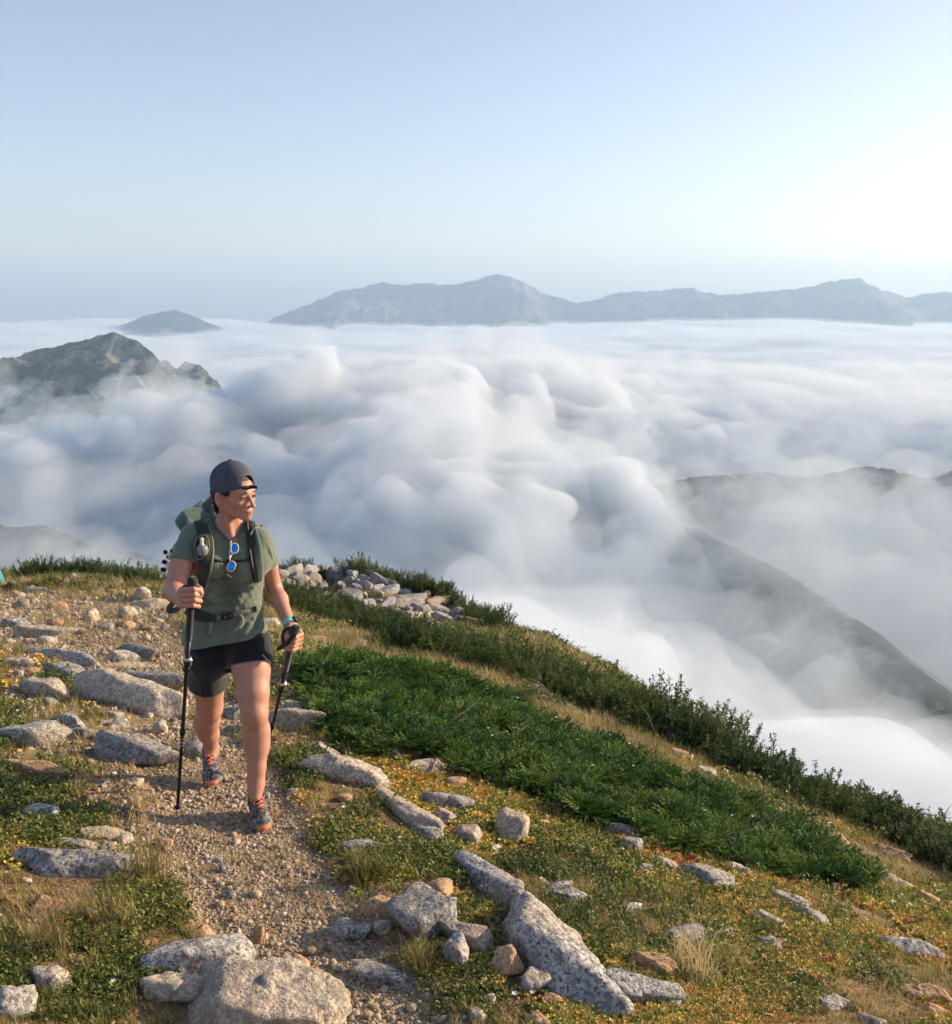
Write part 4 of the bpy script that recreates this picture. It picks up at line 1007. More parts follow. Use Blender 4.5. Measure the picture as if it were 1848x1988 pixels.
o = link('stem', b.mesh('stem', M_bark), juni); o['kind'] = 'stuff'; o.matrix_parent_inverse = Matrix.Translation(-Vector(juni.location))

# bushes of the ridge: upright leafy shoots, each bush a thing
def bush_meshes(seed, H, nst, leafL, spread):
    global rnd
    rnd = random.Random(seed); st, lf = MB(), MB()
    for s_ in range(nst):
        a = rnd.uniform(0, 6.28); r0 = spread * math.sqrt(rnd.random()); base = V3(math.cos(a) * r0, math.sin(a) * r0, -0.03)
        h = H * rnd.uniform(.55, 1.15) * (1 - 0.35 * (r0 / spread) ** 2)
        d = V3(math.cos(a) * .35 * r0 / spread + rnd.gauss(0, .12), math.sin(a) * .35 * r0 / spread + rnd.gauss(0, .12), 1).normalized(); p = base; pts = [p]
        nseg = 7
        for i in range(nseg):
            d = (d + V3(rnd.gauss(0, .1), rnd.gauss(0, .1), .05)).normalized(); p = p + d * h / nseg; pts.append(p)
            if i >= 1:
                for j in range(7 if i < nseg - 1 else 10):
                    e = (d * .35 + rdir(-.4)).normalized(); q = p - d * rnd.random() * h / nseg + e * .008
                    lf.leaf(q, e, leafL * rnd.uniform(.7, 1.2), leafL * .55, .2)
            if i in (2, 4) and rnd.random() < .7:
                e = (d + rdir(-.1) * .9).normalized(); q = p; bp = [q]
                for t in range(3):
                    q = q + e * h * .09; bp.append(q)
                    for j in range(6): g_ = (e * .3 + rdir(-.4)).normalized(); lf.leaf(q - e * rnd.random() * .03, g_, leafL * rnd.uniform(.7, 1.1), leafL * .55, .2)
                st.tube(bp, .0025, 3)
        st.tube(pts, [.006 - .0006 * i for i in range(len(pts))], 3)
    return lf.mesh('foliage', M_shrub), st.mesh('stem', M_bark)
BP = [bush_meshes(40 + k, .46, 34, .030, .26) for k in range(5)]
def bush(x, y, s, k, label, group):
    z = float(height(np.array([x]), np.array([y]))[0]); o = empty('leafy_bush', (x, y, z - 0.02)); tag(o, label, 'bush', group)
    o.rotation_euler = (0, 0, random.uniform(0, 6.28)); o.scale = (s * random.uniform(.9, 1.2), s * random.uniform(.9, 1.2), s * random.uniform(.85, 1.15))
    for nm, me in zip(('foliage', 'stem'), BP[k % 5]):
        c = bpy.data.objects.new(nm, me); COL.objects.link(c); c.parent = o
        if nm == 'stem': c['kind'] = 'stuff'
def line_pts(L, step):
    P = [np.array(p, float) for p in L]; out = []
    for a, b in zip(P[:-1], P[1:]):
        n = max(1, int(np.hypot(*(b - a)) / step)); out += [a + (b - a) * i / n for i in range(n)]
    return out
nb = 0
# (line of foot points, step px, rows as (dy px), scale)
def band(L, step, rows, smin, smax, label, group, jx=8, jy=4):
    global nb
    for q in line_pts(L, step):
        for dy in rows:
            g = gh(q[0] + random.uniform(-jx, jx), q[1] + dy + random.uniform(-jy, jy))
            if g is None: continue
            bush(g[0], g[1], random.uniform(smin, smax), nb, label, group); nb += 1
BUSH_G = 'leafy bushes along the ridge'
band([(545, 1172), (640, 1196), (740, 1232), (840, 1276)], 17, (-12, 0, 10), .75, 1.0, 'dark leafy bush between the hiker and the rocky knoll', 'bushes below the rocky knoll')
band([(850, 1272), (960, 1308), (1060, 1342), (1130, 1374)], 17, (-24, -10, 2), .7, .95, 'dark leafy bush in the thicket below the right end of the knoll', 'bushes below the knoll right end')
band([(1140, 1380), (1220, 1412), (1300, 1442), (1400, 1478)], 17, (-18, -4), .8, 1.15, 'leafy bush in the row against the cloud, right of the bent twig', 'bushes in the ridge row, middle')
band([(1410, 1494), (1480, 1530), (1560, 1564), (1640, 1602), (1700, 1622), (1780, 1656), (1848, 1700), (1960, 1760)], 20, (-9, 3), 0.55, .95, 'leafy bush in the row against the cloud near the right edge', 'bushes in the ridge row, right end')
band([(560, 1094), (600, 1089), (650, 1087)], 14, (2,), 0.7, 0.9, 'low dark bush on the skyline left of the knoll top', 'bushes on the knoll skyline, left')
band([(690, 1098), (740, 1116), (800, 1138), (860, 1158), (885, 1180), (930, 1205), (980, 1226)], 14, (-3, 6), 0.8, 1.15, 'low dark bush on the skyline right of the knoll rocks', 'bushes on the knoll skyline, right')
band([(60, 1117), (120, 1112), (200, 1114), (260, 1122), (320, 1132)], 16, (0, 6), 0.5, 0.9, 'low bush on the left crest against the mist', 'bushes on the left crest')
band([(20, 1140), (90, 1138), (180, 1142), (260, 1148)], 17, (0,), 0.22, 0.4, 'low green bush just below the left crest', 'low bushes below the left crest')
band([(665, 1150), (700, 1158), (735, 1168)], 16, (0,), 0.45, 0.6, 'small dark bush among the knoll rocks', 'small bushes among the knoll rocks')
band([(400, 1150), (460, 1152), (530, 1160)], 20, (0, ), 0.8, 1.0, 'dark bush hidden behind the hiker waist', 'bushes behind the hiker')

# single tall tufts that stand out
TB = [p_grass(M_straw, .20, 90, .03, .9, .0032), p_grass(M_grass, .17, 90, .03, .9, .0035), p_grass(M_straw, .26, 60, .02, .7, .003)]
TU = [(285, 1700, 0, 1.0, 'pale dry grass tuft at the right end of the long rough slab'), (240, 1790, 1, .7, 'green grass tuft in the plants at lower left'), (215, 1800, 2, .8, 'thin straw tuft at lower left below the green cushion'), (110, 1850, 2, .9, 'tall straw tuft near the bottom left corner'),
      (700, 1712, 2, .8, 'tall dry grass tuft at the right path edge left of the reddish rock'), (745, 1700, 1, .8, 'bushy grass tuft beside the flat rock at the path bend'), (820, 1880, 0, .7, 'dry tuft between the pale wedge rock and the path'), (560, 1478, 1, .75, 'green grass tuft right of the front shin'),
      (1345, 1900, 0, 1.1, 'large dry grass tuft right of the pinkish flat rock'), (1400, 1880, 1, .9, 'green tuft right of the large dry tuft'), (1310, 1755, 0, .6, 'round dry tuft above the pointed grey rock'), (1130, 1735, 1, .5, 'spiky green tuft right of the flat oval stone'),
      (640, 1935, 0, .5, 'dry tuft at the foot of the largest bottom boulder'), (500, 1985, 0, .5, 'dry tuft in front of the largest bottom boulder at the bottom edge'), (165, 1775, 0, .6, 'straw tuft between leafy cushions at lower left'), (980, 1330, 2, .8, 'wispy grass tuft leaning over the juniper top edge'), (1010, 1345, 2, .8, 'wispy bleached grass at the juniper top edge'),
      (870, 1300, 2, .7, 'thin straw tuft above the juniper, left of the bleached grass'), (1500, 1815, 1, .7, 'green grass tuft right of the plank-like slab')]
for px, py, k, s, lab in TU:
    g = gh(px, py)
    o = link('grass_tuft', TB[k]); o.location = Vector(g) - Vector((0, 0, .01)); s *= 1.3; o.scale = (s, s, s); o.rotation_euler = (0, 0, random.uniform(0, 6)); tag(o, lab, 'grass tuft')
def twig(px, py, H, bend, label, seed, sub=6):
    rs = random.Random(seed); g = gh(px, py); b = MB(); root = empty('dead_branch', tuple(g)); tag(root, label, 'branch')
    pts = [V3(0, 0, -.02)]; d = V3(.08, 0, 1)
    for i in range(8): d = (d + V3(bend / 8 + rs.gauss(0, .05), rs.gauss(0, .08), -.01)).normalized(); pts.append(pts[-1] + d * H / 8)
    b.tube(pts, [.007 - .0006 * i for i in range(9)], 5)
    for s_ in range(sub):
        i = rs.randint(3, 7); p = pts[i]; e = (V3(bend + rs.gauss(0, .3), rs.gauss(0, .4), rs.uniform(.2, 1))).normalized(); q = [p]
        for t in range(4): e = (e + V3(bend * .3 + rs.gauss(0, .15), rs.gauss(0, .15), 0)).normalized(); q.append(q[-1] + e * H * .1)
        b.tube(q, [.003, .0025, .002, .0015, .001], 4)
    o = link('twig', b.mesh('twig', M_dead), root)
twig(1080, 1396, .42, -.9, 'bare bent twig arching left above the juniper', 1, 9)
twig(1498, 1440, .35, .3, 'thin dead twig rising out of the bushes against the cloud', 2, 4)
twig(1815, 1640, .35, .4, 'bare twigs in the bush row at the right edge', 3, 7)
# one pink flower spike among the bushes
g = gh(806, 1262); root = empty('flower_spike', tuple(g)); tag(root, 'pink flower spike standing in front of the dark bushes below the knoll', 'flower')
b = MB(); b.tube([V3(0, 0, 0), V3(0, 0, .42)], .006, 4); link('stem', b.mesh('stem', M_green), root); b = MB()
for i in range(70): b.leaf(V3(rnd.gauss(0, .01), rnd.gauss(0, .01), rnd.uniform(.22, .46)), rdir(-.2), .035, .02)
link('blossom', b.mesh('blossom', plain('pink_petals', (0.45, 0.10, 0.12), .6)), root)
# ------------------------------------------------------------------ the hiker
def K(px, py, Y): return np.array(at(px, py, Y))
def unit(v): v = np.array(v, float); return v / np.linalg.norm(v)
hiker = empty('person', (float(K(440, 1250, 4.6)[0]), 4.6, float(height(np.array([-1.0]), np.array([4.6]))[0])))
tag(hiker, 'hiker in green t-shirt and navy shorts walking up the path, a pole in each hand', 'person')
def under(o, par=None):
    par = par or hiker; o.parent = par
    def world(p): return p.matrix_basis.copy() if p.parent is None else world(p.parent) @ p.matrix_parent_inverse @ p.matrix_basis
    o.matrix_parent_inverse = world(par).inverted(); return o
def piece(name, me, m, par=None):
    o = bpy.data.objects.new(name, me); COL.objects.link(o)
    if m is not None: me.materials.append(m)
    return under(o, par)
# materials
m_skin, nt = mat('skin'); ta = nd(nt, 'ShaderNodeAttribute', attribute_name='flush'); la = nd(nt, 'ShaderNodeAttribute', attribute_name='lip')
tc = nd(nt, 'ShaderNodeTexCoord'); n1 = noise_tex(nt, 28, 4, 0.6, tc.outputs['Object']); n2 = noise_tex(nt, 240, 2, 0.6, tc.outputs['Object'])
c = mixc(nt, mth(nt, 'MULTIPLY', n1, 0.55), (0.42, 0.215, 0.155), (0.50, 0.27, 0.20)); c = mixc(nt, mth(nt, 'MULTIPLY', ta.outputs['Fac'], 0.4), c, (0.50, 0.17, 0.12)); c = mixc(nt, la.outputs['Fac'], c, (0.42, 0.11, 0.09))
fre = ramp(nt, noise_tex(nt, 75, 2, 0.5, tc.outputs['Object']), [(0.66, (0, 0, 0)), (0.72, (1, 1, 1))]); c = mixc(nt, mth(nt, 'MULTIPLY', fre.outputs[0], 0.35), c, (0.30, 0.12, 0.07))
finish(nt, c, 0.5, mth(nt, 'ADD', mth(nt, 'MULTIPLY', n1, .5), n2), 0.0004, spec=0.35, sss=0.12)
def cloth(name, a, b, scale=300, rough=0.85, bd=0.0012, wr=0.0):
    m, nt = mat(name); tc = nd(nt, 'ShaderNodeTexCoord'); n = noise_tex(nt, 9, 4, 0.6, tc.outputs['Object']); w = noise_tex(nt, scale, 2, 0.5, tc.outputs['Object'])
    finish(nt, mixc(nt, n, a, b), rough, mth(nt, 'ADD', w, mth(nt, 'MULTIPLY', noise_tex(nt, 16, 4, 0.6, tc.outputs['Object'], 1.2), wr)), bd, spec=0.2, sheen=0.3); return m
m_shirt = cloth('shirt_fabric', (0.105, 0.140, 0.112), (0.155, 0.185, 0.138), wr=2.5, bd=0.0018)
m_short = cloth('shorts_fabric', (0.006, 0.007, 0.013), (0.009, 0.010, 0.018), wr=2, bd=0.0008)
m_pack = cloth('pack_fabric', (0.07, 0.125, 0.12), (0.12, 0.175, 0.155), wr=5, bd=0.002)
m_strap = cloth('dark_mesh_padding', (0.014, 0.020, 0.020), (0.03, 0.04, 0.038), 160)
m_web = cloth('olive_webbing', (0.16, 0.18, 0.12), (0.22, 0.235, 0.16), 200)
m_blk = plain('black_plastic', (0.012, 0.012, 0.014), 0.45)
m_foam = cloth('black_foam', (0.012, 0.013, 0.015), (0.022, 0.024, 0.028), 200, 0.8)
m_cap, nt = mat('cap_mesh'); tc = nd(nt, 'ShaderNodeTexCoord'); vr = nd(nt, 'ShaderNodeTexVoronoi', i_Scale=330.0); nt.links.new(tc.outputs['Object'], vr.inputs['Vector'])
r = ramp(nt, vr.outputs['Distance'], [(0.1, (0.018, 0.022, 0.035)), (0.45, (0.085, 0.092, 0.12))]); finish(nt, r.outputs[0], 0.85, vr.outputs['Distance'], 0.001, spec=0.2)
m_capd = cloth('cap_dark_fabric', (0.012, 0.015, 0.028), (0.02, 0.024, 0.04), 300)
m_hair, nt = mat('dark_hair'); tc = nd(nt, 'ShaderNodeTexCoord'); mp = nd(nt, 'ShaderNodeMapping'); mp.inputs['Scale'].default_value = (500, 500, 60); nt.links.new(tc.outputs['Object'], mp.inputs[0])
n = noise_tex(nt, 1, 2, .5, mp.outputs[0]); finish(nt, mixc(nt, n, (0.010, 0.006, 0.005), (0.03, 0.02, 0.014)), 0.5, n, 0.002)

# ---- body: one continuous skin surface
HS = 1.05
HC = K(453, 951, 4.62)                       # middle of the skull
HF = unit((0.84, -0.54, -0.02)); HU = unit((0.02, -0.03, 1.0)); HL = unit(np.cross(HU, HF)); HU = unit(np.cross(HF, HL))   # forward, up, her left
HR = -HL                                     # her right, the side we see
HM = np.stack([HF, HR, HU], -1)
def H(f, s, u): return HC + HS * (HF * f + HR * s + HU * u)
sh_r, sh_l = K(371, 1041, 4.60), K(508, 1045, 4.69)
el_r, wr_r = K(337, 1143, 4.49), K(345, 1161, 4.315)
el_l, wr_l = K(532, 1141, 4.80), K(560, 1207, 4.62)
hip_r, hip_l = K(405, 1250, 4.66), K(482, 1252, 4.64)
kn_l, an_l = K(494, 1384, 4.50), K(497, 1522, 4.50)
kn_r, an_r = K(407, 1374, 4.82), K(411, 1452, 5.02)
FWD = unit((0.20, -0.98, 0))                 # the way the chest faces
B = Field((-1.46, 4.02, -2.44), (-0.68, 5.14, -0.98 + 0.02), 0.0038)
lo = np.array([-1.46, 4.02, -2.44]); hi = np.array([-0.68, 5.14, -0.64]); B = Field(lo, hi, 0.0038)
# trunk (mostly under the shirt)
ch = (K(395, 1075, 4.64), K(485, 1078, 4.69)); wa = (K(410, 1170, 4.66), K(470, 1172, 4.68)); pe = (K(410, 1238, 4.68), K(476, 1238, 4.67))
for a, r in ((ch, .078), (wa, .062), (pe, .078)): B.cone(a[0], a[1], r, r, .03)
for s_ in (0, 1): B.cone(ch[s_], wa[s_], .076, .062, .03); B.cone(wa[s_], pe[s_], .062, .078, .03)
B.cone(sh_r + [0.02, 0, -.02], sh_l + [-.03, 0, -.025], .042, .038, .03)
nb_, nt_ = K(440, 1040, 4.675), H(-.022, 0, -.075)
B.cone(nb_, nt_, .054, .049, .03); B.cone(K(405, 1032, 4.65), K(440, 1015, 4.67), .035, .045, .03); B.cone(K(478, 1034, 4.69), K(447, 1015, 4.67), .033, .045, .03)
B.cone(H(-.01, .052, -.050), K(449, 1044, 4.61), .013, .009, .03)      # the neck muscle that shows as she turns
B.ell(K(446, 1058, 4.655), (.085, .052, .070), .04); B.cone(K(422, 1040, 4.612), K(447, 1049, 4.607), .009, .008, .02); B.cone(K(471, 1038, 4.650), K(453, 1048, 4.612), .009, .008, .02)
# arms
B.chain([sh_r, sh_r * .45 + el_r * .55, el_r], [.052, .050, .041], .02); B.cone(sh_r * .5 + el_r * .5 + [0, -.012, 0], el_r * .8 + sh_r * .2, .040, .034, .02)
B.chain([el_r, el_r * .6 + wr_r * .4, wr_r], [.040, .043, .029], .02, None)
B.chain([sh_l, sh_l * .45 + el_l * .55, el_l], [.038, .041, .036], .02); B.chain([el_l, el_l * .65 + wr_l * .35, wr_l], [.036, .040, .027], .02)
# right fist on the long pole
PT_R, PB_R = K(373.5, 1131, 4.235), None
def fist(mcp, pip, dip, tip, wrist, rs=(.0112, .0105, .0095)):
    for i in range(4):
        a, b_, c_, d_ = mcp[i], pip[i], dip[i], tip[i]; q = (1.0, 1.04, 1.0, .88)[i]
        B.cone(wrist, a, .023, .0135, .014); B.chain([a, b_, c_, d_], [rs[0] * 1.06 * q, rs[0] * q, rs[1] * q, rs[2] * q], .0035)
        B.ell(a + 0.0, (.0125, .0125, .0125), .004)
YS = (1145, 1155.5, 1166, 1176.5)
fist([K(353 - abs(i - 1) * .8, YS[i], 4.225) for i in range(4)], [K(377 - (i == 3) * 2.5 - (i == 0) * 1, YS[i] - 1, 4.192) for i in range(4)], [K(388.5 - (i == 3) * 3, YS[i] + 1, 4.225) for i in range(4)], [K(381, YS[i] + 1, 4.262) for i in range(4)], wr_r * .75 + K(352, 1160, 4.26) * .25)
B.chain([K(352, 1158, 4.285), K(366, 1146, 4.285), K(380, 1137, 4.262), K(388, 1143, 4.232), K(391, 1152, 4.218)], [.021, .015, .012, .011, .0095], .006)
# left fist on the short pole
fist([K(584 - i * 1.2, 1231 + 8.5 * i, 4.565 + .004 * i) for i in range(4)], [K(573 - i * 2.2, 1238 + 8 * i, 4.515) for i in range(4)], [K(560 - i * 2, 1236 + 7.5 * i, 4.525) for i in range(4)], [K(557 - i * 2, 1232 + 7.5 * i, 4.56) for i in range(4)], K(566, 1217, 4.61))
B.chain([K(563, 1216, 4.59), K(560, 1224, 4.56), K(556, 1234, 4.53), K(557, 1242, 4.52)], [.017, .013, .011, .0095], .005)
B.ell(K(573, 1232, 4.585), (.035, .022, .035), .014)
# legs
th_l = hip_l * .5 + kn_l * .5
B.chain([hip_l, K(488, 1300, 4.585), K(491, 1345, 4.53), kn_l], [.10, .081, .068, .056], .04)
B.chain([kn_l, K(497, 1420, 4.535), K(498.5, 1450, 4.535), K(498, 1490, 4.515), an_l, an_l + [0, -.03, -.05]], [.055, .055, .050, .037, .033, .031], .04)
B.ell(kn_l + [.0, -.038, .0], (.034, .020, .040), .04); B.ell(K(503, 1425, 4.57), (.034, .036, .09), .05); B.ell(K(490, 1418, 4.57), (.034, .036, .09), .05)
B.chain([hip_r, K(405, 1315, 4.75), kn_r], [.10, .084, .062], .03)
B.chain([kn_r, K(402, 1398, 4.895), K(406, 1425, 4.965), an_r, an_r + [0.0, -.04, -.04]], [.058, .060, .047, .033, .031], .03)
B.ell(kn_r + [.002, -.040, -.005], (.036, .022, .042), .03); B.ell(K(394, 1402, 4.93), (.030, .038, .08), .05)
# head
def he(f, s, u, rf, rs_, ru, k=.012, op='u'): B.ell(H(f, s, u), np.array([rf, rs_, ru]) * HS, k, op, HM)
def hc(a, b_, ra, rb, k=.012, op='u'): B.cone(H(*a), H(*b_), ra * HS, rb * HS, k, op)
he(-.012, 0, .022, .092, .072, .085, .02); he(.035, 0, -.035, .056, .056, .075, .03)
for s_ in (1, -1):
    hc((-.012, s_ * .048, -.068), (.068, s_ * .016, -.112), .015, .0115, .026); hc((-.014, s_ * .052, -.03), (-.012, s_ * .048, -.068), .016, .016, .02)
    he(.060, s_ * .037, -.044, .024, .020, .017, .02); hc((.078, s_ * .040, -.004), (.091, s_ * .012, -.003), .009, .009, .014)
he(.074, 0, -.112, .019, .019, .016, .014); he(.074, 0, -.086, .022, .026, .024, .02); he(.058, 0, .02, .034, .05, .03, .03)
for s_ in (1, -1):
    he(.101, s_ * .031, -.021, .014, .016, .0085, .010, 'cut'); he(.0785, s_ * .031, -.022, .0125, .0135, .0125, .003)
    hc((.0915, s_ * .040, -.016), (.0935, s_ * .022, -.0145), .0035, .0035, .004)       # upper lid
hc((.090, 0, -.008), (.114, 0, -.054), .0072, .0088, .010); he(.115, 0, -.0565, .0095, .0095, .008, .006)
for s_ in (1, -1): he(.103, s_ * .0115, -.060, .0095, .0062, .0072, .005)
he(.094, 0, -.0835, .0085, .020, .0042, .005); he(.0905, 0, -.0945, .0085, .0165, .0050, .005); he(.108, 0, -.0890, .010, .023, .0016, .002, 'cut')
for s_ in (1, -1): he(-.014, s_ * .077, -.030, .020, .0095, .033, .005); he(-.003, s_ * .0875, -.026, .0120, .0125, .020, .003, 'cut'); hc((-.012, s_ * .078, -.056), (-.004, s_ * .074, -.060), .007, .006, .004)
_z = B.lo[2] + B.h * np.arange(B.n[2]); kz = int(np.searchsorted(_z, -1.645))
def blur(A):
    for ax in range(3):
        C_ = A.copy(); sl0 = [slice(None)] * 3; sl1 = [slice(None)] * 3; slm = [slice(None)] * 3
        sl0[ax] = slice(0, -2); sl1[ax] = slice(2, None); slm[ax] = slice(1, -1)
        C_[tuple(slm)] = (A[tuple(sl0)] + A[tuple(sl1)] + 2 * A[tuple(slm)]) / 4; A = C_
    return A
L_ = np.clip(B.D[:, :, :kz], -.03, .03)
for _ in range(9): L_ = blur(L_)
B.D[:, :, :kz] = L_; del L_
body_me = B.mesh('body'); del B
co = np.empty(len(body_me.vertices) * 3, dtype=np.float32); body_me.vertices.foreach_get('co', co); co = co.reshape(-1, 3)
def near(p, r): return np.clip(1 - ((co - np.array(p)) ** 2).sum(1) / r ** 2, 0, 1)
flush = np.maximum.reduce([near(H(.07, .045, -.05), .035), near(H(.07, -.045, -.05), .035), near(H(.115, 0, -.058), .02), near(kn_l + [0, -.05, 0], .06) * .7, near(kn_r + [0, -.05, 0], .07) * .9, near(el_l, .06) * .6, near(K(372, 1160, 4.2), .06) * .5, near(K(575, 1240, 4.52), .06) * .7, near(H(-.01, .08, -.03), .03) * .8])
q = (co - H(.098, 0, -.089)) @ HM / HS
lip = (np.abs(q[:, 0]) < .02) * np.clip(1 - (q[:, 1] / .022) ** 2 - (q[:, 2] / .0105) ** 2, 0, 1) ** .5
for nm, v in (('flush', flush), ('lip', lip)):
    a_ = body_me.attributes.new(nm, 'FLOAT', 'POINT'); a_.data.foreach_set('value', v.astype(np.float32))
body = piece('body', body_me, m_skin)

# eyes, brows, hair
def ellmesh(c, r, M_, sub=3):
    U, F = ico(sub); V = np.array(c) + (U * np.array(r)) @ np.array(M_).T; return mesh_np('e', V, F)
m_eye = plain('eye_white', (0.20, 0.15, 0.13), 0.3); m_iris = plain('eye_iris', (0.02, 0.012, 0.01), 0.2)
for s_ in (1, -1):
    e = piece('eye', ellmesh(H(.0835, s_ * .031, -.0225), np.array([.0118, .0118, .0040]) * HS, HM), m_eye)
    piece('iris', ellmesh(H(.0905, s_ * .029 - .0035, -.0220), np.array([.0055, .0068, .0046]) * HS, HM), m_iris, e)
    b = MB(); pts = [Vector(H(.0965 - .0095 * abs(t) ** 1.5, s_ * (.031 + .013 * t), -.0165 + .0012 * (1 - t * t))) for t in np.linspace(-1, 1, 7)]; b.tube(pts, [.0010, .0018, .0022, .0024, .0024, .0020, .0012], 5); piece('eyelash', b.mesh('eyelash'), m_iris, e)
    b = MB(); pts = [Vector(H(.1005 - .012 * max(0, t) ** 1.6 - .0015, s_ * (.031 + .021 * t), -.0035 + .005 * (1 - t * t) - .003 * t)) for t in np.linspace(-1, 1, 8)]; b.tube(pts, [.0022, .0029, .003, .0028, .0026, .0022, .0016, .0008], 6); piece('eyebrow', b.mesh('eyebrow', None, True), m_hair)
HFd = Field(HC - .20, HC + .20, .0036)
def hfe(F_, f, s, u, rf, rs_, ru, k=.006, op='u'): F_.ell(H(f, s, u), np.array([rf, rs_, ru]) * HS, k, op, HM)
hfe(HFd, -.042, 0, -.012, .068, .0735, .078, .01)
HFd.plane(H(-.022, 0, 0), HF, 'cut')
HT = Field(HC - .20, HC + .20, .0036); hfe(HT, -.010, 0, .034, .0945, .0755, .086, 0); HT.plane(H(0, 0, .034), -HU); HFd.D = np.minimum(HFd.D, HT.D)                 # nothing in front of the ears
for s_ in (1, -1):
    hfe(HFd, .020, s_ * .066, .002, .022, .0095, .018, .004)
HFd.ell(H(-.075, 0, -.075), np.array([.028, .045, .05]) * HS, .02, 'u', HM)
piece('hair', HFd.mesh('hair'), m_hair)
# cap, worn back to front
CF = Field(HC - .24, HC + .24, .0036)
hfe(CF, -.006, 0, .030, .106, .085, .098, 0)
capn = unit(HU * 1.0 - HF * .30)                      # rim plane: low behind, high in front
CF.plane(H(0, 0, -.003) , -capn, 'cut')
D = CF.D
hfe(CF, -.006, 0, .026, .100, .079, .092, 0, 'cut')
hfe(CF, .105, 0, .040, .045, .036, .036, .003, 'cut')           # the arch over the strap
cap = piece('cap', CF.mesh('cap'), m_cap)
b = MB()                                              # peak pointing back and down
n_, m__ = 15, 7; V = []
for i in range(n_):
    a = (i / (n_ - 1) - .5) * 2 * 1.12
    for j in range(m__):
        t = j / (m__ - 1); f = -.006 - (.098 + t * .072 * (1 - .35 * (a / 1.12) ** 4)) * math.cos(a); s_ = (.080 + t * .012) * math.sin(a)
        V.append(H(f, s_, -.034 - t * .040 - .020 * (s_ / .08) ** 2 + .012 * (1 - t)))
V = np.array(V); V2 = V - HU * .004; F = grid_faces(n_, m__); me = mesh_np('peak', np.concatenate([V, V2]), np.concatenate([F, F[:, ::-1] + len(V)])); piece('peak', me, m_capd, cap)
piece('button', ellmesh(H(-.012, 0, .130), (.008, .008, .005), HM), m_capd, cap)
def ribbon(pts, nrm, w, th, name='r'):
    """flat band along pts with the given surface normals"""
    P = np.array(pts); N = np.array(nrm); n = len(P); T = np.gradient(P, axis=0); T /= np.linalg.norm(T, axis=1)[:, None]
    S_ = np.cross(T, N); S_ /= np.linalg.norm(S_, axis=1)[:, None]; w = np.asarray(w) * np.ones(n)
    prof = [(-1, 0), (-.85, 1), (0, 1.25), (.85, 1), (1, 0), (0.8, -.6), (-.8, -.6)]
    V = np.stack([P + S_ * (w * .5 * a)[:, None] + N * th * b_ for a, b_ in prof], 0)
    V = V.reshape(-1, 3); return mesh_np(name, V, grid_faces(len(prof), n, True)[:, ::-1])
# strap of the cap over the forehead, with its loose tail
tt = np.linspace(-.43, .43, 11); pts = [H(-.006 + .1075 * math.cos(a), .086 * math.sin(a), .022 + .004) for a in tt]; piece('strap', ribbon(pts, [unit(np.array(p) - H(-.006, 0, .026)) for p in pts], .016, .002), m_blk, cap)
pts = [H(.095, .015, .022), H(.108, .000, .025), H(.122, -.008, .026), H(.130, -.012, .022)]; piece('strap_tail', ribbon(pts, [HR] * 4, .016, .002), m_blk, cap)
for a in (-.5, 0.0, .5):                               # seams of the crown
    pass
for ang in (0.15, 1.1, -1.1, 2.1, -2.1):
    pts = []
    for t in np.linspace(.08, 1.30, 12):
        pts.append(Vector(H(-.006 + .1065 * math.sin(t) * math.cos(ang), .0855 * math.sin(t) * math.sin(ang), .030 + .0985 * math.cos(t))))
    if ang == .15: continue
    b = MB(); b.tube(pts, .0014, 4); piece('seam', b.mesh('seam'), m_capd, cap)

# ---- t-shirt
S = Field((-1.42, 4.38, -1.66), (-0.70, 4.90, -0.90), 0.0042)
for a, r in ((ch, .098), (pe, .094)): S.cone(a[0], a[1], r, r, .03)
for s_ in (0, 1): S.cone(ch[s_] * .5 + ch[s_] * .5, wa[s_], .095, .077, .04); S.cone(wa[s_], pe[s_], .079, .097, .04)
S.cone(K(402, 1185, 4.66), K(468, 1180, 4.68), .086, .086, .03)
S.cone(sh_r + [0.012, 0, -.012], sh_l + [-.012, 0, -.012], .050, .050, .03)
S.cone(K(400, 1026, 4.65), K(432, 1012, 4.67), .036, .040, .03); S.cone(K(482, 1030, 4.69), K(456, 1014, 4.67), .034, .040, .03)
S.ell(K(414, 1098, 4.555), (.055, .05, .055), .04); S.ell(K(470, 1100, 4.59), (.055, .05, .055), .04)
S.cone(sh_r + [.01, 0, 0], sh_r * .50 + el_r * .50, .059, .063, .025); S.cone(sh_l + [-.01, 0, 0], sh_l * .48 + el_l * .52, .048, .051, .025)
S.cone(K(378, 1240, 4.665), K(488, 1222, 4.67), .056, .056, .06); S.cone(K(400, 1244, 4.60), K(470, 1240, 4.60), .066, .062, .05)
